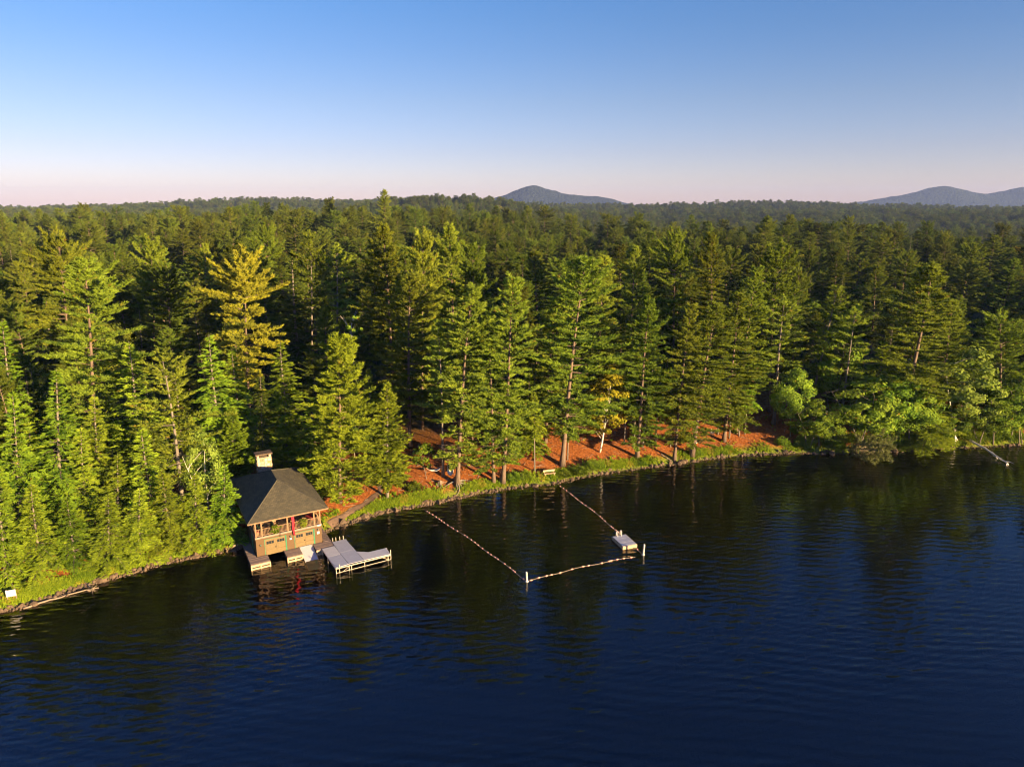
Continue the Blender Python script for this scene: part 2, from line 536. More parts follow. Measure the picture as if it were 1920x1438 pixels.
def mountain(name, cx, cy_, peaks, half_x, half_y, label):
    """a wooded mountain: sum of rounded peaks with a ragged tree skin"""
    xs = np.linspace(-half_x, half_x, 170); ys = np.linspace(-half_y, half_y, 60)
    X, Y = np.meshgrid(xs, ys, indexing='ij')
    Z = np.full(X.shape, -3.)
    for px, py, wx, wy, h in peaks:
        Z = Z+h*np.exp(-(np.abs((X-px)/wx))**1.75-((Y-py)/wy)**2)
    rs = np.random.default_rng(5)
    Z = Z+(np.sin(X*.013+Y*.021)*3+np.sin(X*.037-Y*.012)*2.+rs.normal(0, 1.3, X.shape))*np.clip(Z/60, 0, 1)
    edge = np.maximum(np.abs(X)/half_x, np.abs(Y)/half_y)
    Z = np.where(edge > .93, np.minimum(Z, -4), Z)
    me = mesh_from(name, np.stack([X+cx, Y+cy_, Z], -1).reshape(-1, 3), grid_tris(170, 60), smooth=False)
    return tag(link(name, me, M['mountain']), label, kind='structure')
mountain('mountain', 165, 6200, [(-10, 0, 230, 420, 118), (70, 0, 480, 420, 72), (640, 60, 330, 420, 80), (330, 0, 300, 420, 42), (-330, 0, 260, 420, 46)], 1500, 900, 'wooded blue peak on the skyline')
mountain('mountain', 4190, 7000, [(0, 0, 340, 420, 168), (-520, 0, 560, 420, 100), (330, 0, 320, 400, 42), (790, 0, 380, 420, 178), (1300, 0, 420, 420, 140)], 2000, 900, 'long double-humped blue mountain at the right skyline')

mountain('mountain', -1270, 4600, [(0, 0, 420, 300, 62), (430, 0, 200, 300, 40), (700, 0, 260, 300, 34), (-560, 0, 420, 300, 50)], 1500, 700, 'low blue wooded ridge on the left skyline')

# the path from the boathouse along the bank
path_px = np.array([(-24.6, 85.4), (-22.6, 88.6), (-20.6, 91.2), (-19.2, 94.4), (-20.2, 97.5), (-21.8, 101.2), (-22.2, 105.), (-21.4, 109.)])
t_ = np.linspace(0, len(path_px)-1, 60)
pc = np.stack([np.interp(t_, np.arange(len(path_px)), path_px[:, k]) for k in (0, 1)], -1)
for _ in range(4):
    pc[1:-1] = (pc[:-2]+2*pc[1:-1]+pc[2:])/4
tn = np.gradient(pc, axis=0); tn /= np.linalg.norm(tn, axis=1, keepdims=True)
nr = np.stack([-tn[:, 1], tn[:, 0]], -1)
wd = (.62+.16*np.sin(np.arange(60)*.7))*np.linspace(1, .55, 60)
rows_ = []
for f in (-1, -.5, 0, .5, 1):
    q = pc+nr*(wd*f)[:, None]
    rows_.append(np.column_stack([q, ground_z(q[:, 0], q[:, 1])+.07-.09*abs(f)**3]))
tag(link('path', mesh_from('path', np.stack(rows_, 0).reshape(-1, 3), grid_tris(5, 60)), M['gravel']), kind='structure')

# ------------------------------------------------------------------ trees: one of each kind, as arrays
def unit(v):
    return v/(np.linalg.norm(v, axis=-1, keepdims=True)+1e-9)

def blades(rs, pos, dirs, length, width, per, spread, flat=0., facing=None):
    """a tuft of narrow blades round each direction; flat > 0 presses them towards the horizontal"""
    n = len(pos)
    p = np.repeat(pos, per, 0); d = np.repeat(dirs, per, 0)
    j = rs.normal(0, spread, (n*per, 3)); j[:, 2] *= (1-flat)
    d = unit(d+j)
    ln = length*rs.uniform(.65, 1.25, (n*per, 1))
    if facing is None:
        side = unit(np.cross(d, rs.normal(0, 1, (n*per, 3))+np.array([0, 0, flat*3.])))
    else:
        side = unit(np.cross(d, np.repeat(facing, per, 0)+rs.normal(0, .42, (n*per, 3))))
    w = width*rs.uniform(.7, 1.3, (n*per, 1))
    root = p-d*ln*.15
    v = np.stack([root+side*w*.5, root-side*w*.5, p+d*ln], 1).reshape(-1, 3)
    t = np.arange(n*per*3).reshape(-1, 3)
    return v, t

def tuft_tint(rs, n, per, base):
    b = np.repeat(np.clip(base+rs.normal(0, .16, n), 0, .92), per)
    return np.clip(b+rs.normal(0, .10, n*per), 0, .92)

class Tree:
    def __init__(self, H): self.H = H; self.R = 1.

def trunk_line(rs, H, wander):
    k = 14
    z = np.linspace(0, 1, k)
    ax, ay = rs.uniform(0, 6.28, 2)
    x = wander*(np.sin(z*3.1+ax)-np.sin(ax))*z; y = wander*(np.sin(z*2.6+ay)-np.sin(ay))*z
    return np.column_stack([x*(1-z*.0), y, z*H])

def on_trunk(line, z):
    return np.array([np.interp(z, line[:, 2], line[:, 0]), np.interp(z, line[:, 2], line[:, 1]), z])

def finish(tree, rs, wood, pos, dirs, length, width, per, spread, flat, base_tint, accent=0.):
    out = pos*np.array([1., 1., 0.])
    facing = unit(out)*.75+np.array([0, 0, .55])
    v, t = blades(rs, pos, dirs, length, width, per, spread, flat, facing)
    tint = tuft_tint(rs, len(pos), per, base_tint)
    if accent:
        pick = np.repeat(rs.random(len(pos)) < accent, per)
        tint = np.where(pick, rs.uniform(.93, 1., len(tint)), tint)
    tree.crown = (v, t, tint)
    tree.R = np.percentile(np.hypot(v[:, 0], v[:, 1]), 97)
    tree.wood = wood
    return tree

def make_pine(seed, H=30., R0=4.6, start=.25, dz=.85, gap=.12, top_round=.24, tufts=1.12, dead=14, r0=None, twigs=2.5, droop=0., rounded=False):
    dz *= 1.3; twigs *= 1.25; start *= .85; gap *= .8
    rs = np.random.default_rng(seed)
    T = Tree(H); wood = Geo()
    line = trunk_line(rs, H, .35)
    r0 = r0 or H*.0098
    rad = r0*(1-line[:, 2]/H*.93)**.9
    rad[0] *= 1.45
    wood.tube(line, rad, 9)
    z = start*H; pos, dirs, tn = [], [], []
    az0 = rs.uniform(0, 6.28)
    ph = rs.uniform(0, 6.28)
    while z < H-.25:
        rel = (z-start*H)/(H-start*H)
        prof = np.interp(rel, [0, .12, .35, .6, .8, .93, 1], [.60, .88, 1., .84, .60, .38, top_round])
        if rounded: prof = np.interp(rel, [0, .12, .35, .6, .8, .93, 1], [.45, .70, .95, 1., .86, .64, .36])
        prof *= 1+.22*math.sin(rel*17+ph)
        n = rs.integers(4, 7)
        base_az = rs.uniform(0, 6.28)
        for k in range(n):
            if rs.random() < gap: continue
            az = base_az+k*6.283/n+rs.normal(0, .25)
            L = R0*prof*rs.uniform(.55, 1.2)*(1+.2*math.cos(az-az0))
            el = np.interp(rel, [0, .3, .6, .85, 1], [-.22-droop, -.06-droop, .16, .55, 1.1])+rs.normal(0, .10)
            s0 = on_trunk(line, z+rs.uniform(-.15, .15))
            dh = np.array([math.cos(az), math.sin(az), 0.]); side = np.array([-dh[1], dh[0], 0.])
            up = rs.uniform(.02, .22)
            bend = rs.normal(0, .10); bt = rs.normal(0, .14)
            f = lambda t: s0+dh*(L*math.cos(el)*t)+side*(bend*L*t*t)+np.array([0, 0, L*math.sin(el)*t+up*L*t*t])
            tt = np.linspace(0, 1, 5)
            wood.tube(np.array([f(t) for t in tt]), np.linspace(max(.013*L, .02), .010, 5), 4, cap=False)
            nt = max(3, int(L*twigs*tufts+1.5))
            for i in range(nt):
                t = .16+.84*(i+rs.random())/nt
                sg = 1 if (i % 2) else -1
                ang = sg*rs.uniform(.35, 1.15)*(1-.55*t)
                td = dh*math.cos(ang)+side*math.sin(ang)
                td[2] = .10+.30*rel+rs.normal(0, .06)
                tl = (.25+.42*L*(1.08-t))*rs.uniform(.6, 1.1)
                m = max(2, int(tl*2.6*tufts+1.2))
                q0 = f(t)
                for w in range(m):
                    u_ = (w+.6)/m
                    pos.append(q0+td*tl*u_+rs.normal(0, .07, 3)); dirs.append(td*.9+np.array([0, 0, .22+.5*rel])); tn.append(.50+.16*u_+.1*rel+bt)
            for i in range(3):
                pos.append(f(.86+.06*i)); dirs.append(dh*.7+np.array([0, 0, .5+.5*rel])); tn.append(.72)
        z += dz*rs.uniform(.65, 1.35)*(1-.35*rel)
    for _ in range(6):
        pos.append(on_trunk(line, H-rs.uniform(0, .5))); dirs.append(np.array([*rs.normal(0, .3, 2), 1.])); tn.append(.75)
    for _ in range(dead):
        zz = rs.uniform(.10, start+.14)*H
        az = rs.uniform(0, 6.28); L = R0*rs.uniform(.25, .8)
        a = on_trunk(line, zz); b = a+np.array([math.cos(az)*L, math.sin(az)*L, rs.uniform(-.25, .18)*L])
        pts = bent(a, b, rs.uniform(-.12, .12)*L, 5)+rs.normal(0, .04, (5, 3))*np.linspace(0, 1, 5)[:, None]
        wood.tube(pts, np.linspace(.034, .010, 5), 4, cap=False)
        for _ in range(3):
            i = rs.integers(2, 5); c = pts[i]
            wood.tube(np.array([c, c+np.array([math.cos(az+rs.normal(0, .7)), math.sin(az+rs.normal(0, .7)), rs.normal(0, .3)])*L*.35]), [.016, .008], 3, cap=False)
    return finish(T, rs, wood, np.array(pos), unit(np.array(dirs)), .46, .12, 13, .50, .42, np.array(tn), .015)

def make_hemlock(seed, H=16., R0=3.3, start=.04, n=120, droop=.35, blade=.38, width=.13, power=.85, per=9, top=.1, stiff=0., dense=1., accent=.012):
    rs = np.random.default_rng(seed)
    T = Tree(H); wood = Geo()
    line = trunk_line(rs, H, .18)
    wood.tube(line, H*.011*(1-line[:, 2]/H*.95)+.01, 7)
    pos, dirs, tn = [], [], []
    ph = rs.uniform(0, 6.28)
    for i in range(n):
        rel = ((i+rs.random())/n)**1.15
        z = H*(start+(1-start)*rel*.985)
        L = (R0*((1-rel)**power)*(1+.16*math.sin(rel*19+ph))+top)*rs.uniform(.5, 1.28)
        if rel < .12: L *= .75+2*rel
        az = i*2.39996+rs.normal(0, .3)
        el = np.interp(rel, [0, .5, .85, 1], [-.10, .12, .5, 1.2])+stiff+rs.normal(0, .08)
        dh = np.array([math.cos(az), math.sin(az), 0.]); side = np.array([-dh[1], dh[0], 0.])
        s0 = on_trunk(line, z)
        dr = droop*rs.uniform(.6, 1.4)*(1-rel*.6)
        f = lambda t: s0+dh*(L*math.cos(el)*t)+np.array([0, 0, L*(math.sin(el)*t-dr*t*t)])
        tt = np.linspace(0, 1, 4)
        wood.tube(np.array([f(t) for t in tt]), np.linspace(.016*L+.012, .006, 4), 3, cap=False)
        bt = rs.normal(0, .14)
        m = max(3, int(L*5.6*dense+1))
        for k in range(m):
            t = .16+.84*(k+rs.random())/m
            ang = (1 if k % 2 else -1)*rs.uniform(.45, 1.0)
            td = dh*math.cos(ang)+side*math.sin(ang); td[2] = math.sin(el)*.5-dr*t*1.1
            tl = (.18+.40*L*(1.05-t))*rs.uniform(.6, 1.15)
            w_ = max(1, int(tl*3.6*dense+.7))
            q0 = f(t)
            for w in range(w_):
                u_ = (w+.5)/w_
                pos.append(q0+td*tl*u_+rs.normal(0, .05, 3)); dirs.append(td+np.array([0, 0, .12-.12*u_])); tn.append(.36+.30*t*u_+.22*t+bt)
        pos.append(f(1.)); dirs.append(dh+np.array([0, 0, math.sin(el)-dr*1.6])); tn.append(.75)
    return finish(T, rs, wood, np.array(pos), unit(np.array(dirs)), blade, width, per, .40, .45, np.array(tn), accent)

def make_broadleaf(seed, H=14., R0=4., clumps=64, leaves=165, leaf=.215, low=.22, stems=1, lean_out=.0, accent=.02, tall=1., bare=0):
    rs = np.random.default_rng(seed)
    T = Tree(H); wood = Geo()
    tops = []
    for s in range(stems):
        line = trunk_line(rs, H*.80, .5)
        off = rs.normal(0, .28, 2) if stems > 1 else np.zeros(2)
        lean = rs.normal(0, .13, 2) if stems > 1 else rs.normal(0, .05, 2)
        line[:, :2] += off+line[:, 2:3]*lean
        wood.tube(line, H*.0085*(1-line[:, 2]/(H*.8)*.85)/stems**.4, 7)
        tops.append(line)
    zc = H*(low+(1-low)*.5); hz = H*(1-low)*.5
    pos, dirs, tn = [], [], []
    for c in range(clumps):
        d = unit(rs.normal(0, 1, 3)); r = rs.uniform(.45, 1.)**.6
        squeeze = 1-.35*max(0, d[2])**2
        ctr = np.array([d[0]*R0*r*squeeze, d[1]*R0*r*squeeze, zc+d[2]*hz*r*.93])
        ln = tops[rs.integers(0, stems)]
        root = on_trunk(ln, min(max(ctr[2]-rs.uniform(.8, 2.2)-.25*np.hypot(ctr[0], ctr[1]), H*.12), H*.78))
        if c % 3 == 0: wood.tube(bent(root, ctr, -.08*np.linalg.norm(ctr-root), 5), np.linspace(H*.0022, .010, 5), 4, cap=False)
        cr = R0*rs.uniform(.20, .36)
        m = int(leaves*rs.uniform(.6, 1.3))
        q = unit(rs.normal(0, 1, (m, 3)))*(rs.random((m, 1))**.45)*cr*np.array([1., 1., .72])
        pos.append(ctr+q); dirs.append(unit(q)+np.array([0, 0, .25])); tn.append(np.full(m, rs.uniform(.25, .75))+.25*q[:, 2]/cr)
    for _ in range(bare):
        ln = tops[rs.integers(0, stems)]
        a = on_trunk(ln, H*rs.uniform(.62, .76)); az = rs.uniform(0, 6.28)
        wood.tube(bent(a, a+np.array([math.cos(az)*1.7, math.sin(az)*1.7, H*.16]), -.2, 5), np.linspace(.06, .012, 5), 4, cap=False)
    pos = np.vstack(pos); dirs = unit(np.vstack(dirs)); tn = np.concatenate(tn)
    n_ = len(pos)
    out = unit(pos-np.array([0, 0, zc]))
    a = unit(np.cross(dirs*.6+out*.6, rs.normal(0, 1, (n_, 3)))); b = unit(np.cross(dirs*.6+out*.7+rs.normal(0, .5, (n_, 3)), a))
    s = leaf*rs.uniform(.6, 1.35, (n_, 1))
    v = np.stack([pos-a*s*.7, pos+b*s*.5, pos+a*s*.9, pos-b*s*.5], 1).reshape(-1, 3)
    i = np.arange(n_)*4
    t = np.concatenate([np.stack([i, i+1, i+2], -1), np.stack([i, i+2, i+3], -1)])
    tint = np.clip(tn+rs.normal(0, .13, n_), 0, .92)
    tint = np.where(rs.random(n_) < accent, rs.uniform(.93, 1, n_), tint)
    T.crown = (v, t, np.concatenate([tint, tint]))
    T.R = np.percentile(np.hypot(v[:, 0], v[:, 1]), 96)
    T.wood = wood
    return T

KIND = {
 # name: ([prototypes], crown material, bark material, object name, category)
 'pine_broad': ([make_pine(11, 32, 5.6, .22, .95, .10), make_pine(12, 32, 5.2, .17, .9, .12)], 'pine', 'bark', 'white_pine', 'pine tree'),
 'pine_round': ([make_pine(24, 26, 4.6, .25, .85, .12, rounded=True), make_pine(25, 26, 5.0, .30, .9, .14, rounded=True), make_pine(26, 26, 4.4, .22, .8, .16, rounded=True)], 'pine', 'bark', 'white_pine', 'pine tree'),
 'pine_full': ([make_pine(21, 30, 4.2, .14, .75, .08), make_pine(22, 30, 4.0, .19, .75, .12), make_pine(23, 30, 4.3, .12, .8, .12)], 'pine', 'bark', 'white_pine', 'pine tree'),
 'pine_tall': ([make_pine(31, 31, 4.2, .14, .85, .12, dead=16), make_pine(32, 31, 4.4, .17, .88, .12, dead=16), make_pine(33, 31, 4.1, .12, .8, .14, dead=20)], 'pine', 'bark', 'white_pine', 'pine tree'),
 'pine_slim': ([make_pine(41, 26, 3.2, .45, .9, .15, dead=16)], 'pine', 'bark_grey', 'white_pine', 'pine tree'),
 'pine_sparse': ([make_pine(51, 26, 4.2, .38, 1.15, .25, dead=44, tufts=.85), make_pine(52, 26, 4.2, .34, 1.1, .25, dead=38, tufts=.85)], 'pine', 'bark_grey', 'white_pine', 'pine tree'),
 'pine_young': ([make_pine(61, 24, 4.4, .05, .62, .04, dead=0, droop=.08)], 'hemlock', 'bark', 'young_pine', 'pine tree'),
 'hemlock': ([make_hemlock(71), make_hemlock(72, R0=3.6, droop=.45), make_hemlock(73, R0=3.1, droop=.3, n=130)], 'hemlock', 'bark_grey', 'hemlock_tree', 'hemlock tree'),
 'hemlock_tall': ([make_hemlock(81, 22, 3.9, n=140, dense=.9), make_hemlock(82, 22, 3.7, n=150, droop=.45, dense=.9)], 'hemlock', 'bark_grey', 'hemlock_tree', 'hemlock tree'),
 'spruce': ([make_hemlock(91, 26, 3.6, n=150, droop=.6, blade=.34, dense=.8), make_hemlock(92, 22, 2.7, n=200, droop=.2, dense=.9, power=.95)], 'spruce', 'bark_grey', 'spruce_tree', 'spruce tree'),
 'fir': ([make_hemlock(101, 17, 3.1, start=.13, n=190, droop=.05, stiff=.12, power=.8, accent=.0)], 'hemlock', 'bark_grey', 'fir_tree', 'fir tree'),
 'cedar': ([make_hemlock(111, 11, 1.9, start=.02, n=190, droop=.0, stiff=.5, power=.6, top=.35)], 'cedar', 'bark_grey', 'cedar_tree', 'cedar tree'),
 'maple': ([make_broadleaf(121), make_broadleaf(122, R0=4.4, clumps=62), make_broadleaf(123, R0=3.7, clumps=50, stems=2)], 'maple', 'bark_grey', 'maple_tree', 'maple tree'),
 'birch': ([make_broadleaf(131, 17, 3.4, 60, 125, .26, .16, 2, bare=0, accent=.05), make_broadleaf(132, 17, 3.2, 58, 125, .26, .18, 1, bare=0, accent=.05)], 'birch', 'bark_birch', 'birch_tree', 'birch tree'),
 'birch_green': ([make_broadleaf(135, 17, 3.8, 70, 130, .26, .06, 2, bare=0, accent=.01)], 'birch_green', 'bark_birch', 'birch_tree', 'birch tree'),
 'slumped': ([make_pine(151, 10, 3.2, .12, .55, .25, dead=46, tufts=.7, r0=.16)], 'slump', 'dead', 'dead_tree', 'dead tree'),
 'birch_thin': ([make_broadleaf(133, 18, 1.5, 10, 60, .22, .62, 1, bare=6)], 'maple', 'bark_birch', 'birch_tree', 'birch tree'),
 'sapling': ([make_broadleaf(134, 6, 1.9, 26, 80, .2, .36, 1)], 'shrub', 'bark_grey', 'sapling', 'sapling'),
 'pole': ([make_hemlock(141, 13, 1.9, start=.40, n=90, droop=.3), make_hemlock(142, 13, 2.0, start=.48, n=80, droop=.2)], 'hemlock', 'bark_grey', 'pole_tree', 'young tree'),
}
for key, (protos, cm, bm_, nm, cat) in KIND.items():
    for p in protos:
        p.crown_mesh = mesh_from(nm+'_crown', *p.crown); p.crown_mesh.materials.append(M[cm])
        p.trunk_mesh = p.wood.mesh(nm+'_trunk', True); p.trunk_mesh.materials.append(M[bm_])

rng = random.Random(7)
SOURCES = {}
WOOD_MAT = {'pine': 'shade_pine', 'hemlock': 'shade_pine', 'spruce': 'spruce', 'maple': 'shade_maple', 'birch': 'birch'}
TREES = []      # x, y, crown radius
def plant(kind, x, y, H, wide, lean, label, group=None, mat=None, k=None, rz=None, lean_y=0.):
    protos, cm, bm_, nm, cat = KIND[kind]
    p = protos[(k if k is not None else rng.randrange(len(protos))) % len(protos)]
    root = empty(nm, (x, y, float(ground_z(x, y))-.08))
    rz = rng.uniform(0, 6.28) if rz is None else rz
    from mathutils import Euler, Matrix
    m = Euler((R(lean_y), R(lean), 0)).to_matrix() @ Matrix.Rotation(rz, 3, 'Z')
    root.rotation_euler = m.to_euler()
    sxy = wide/2/p.R
    root.scale = (sxy, sxy, H/p.H)
    tag(root, label, cat, group)
    tr = link('trunk', p.trunk_mesh, None, root)
    cr = link('crown', p.crown_mesh, None, root)
    if mat:                                # crown material swap: inland copies carry shade in a darker colour
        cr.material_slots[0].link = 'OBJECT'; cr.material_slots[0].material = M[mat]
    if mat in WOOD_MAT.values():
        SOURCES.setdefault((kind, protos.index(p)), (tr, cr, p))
    TREES.append((x, y, wide/2))
    return root

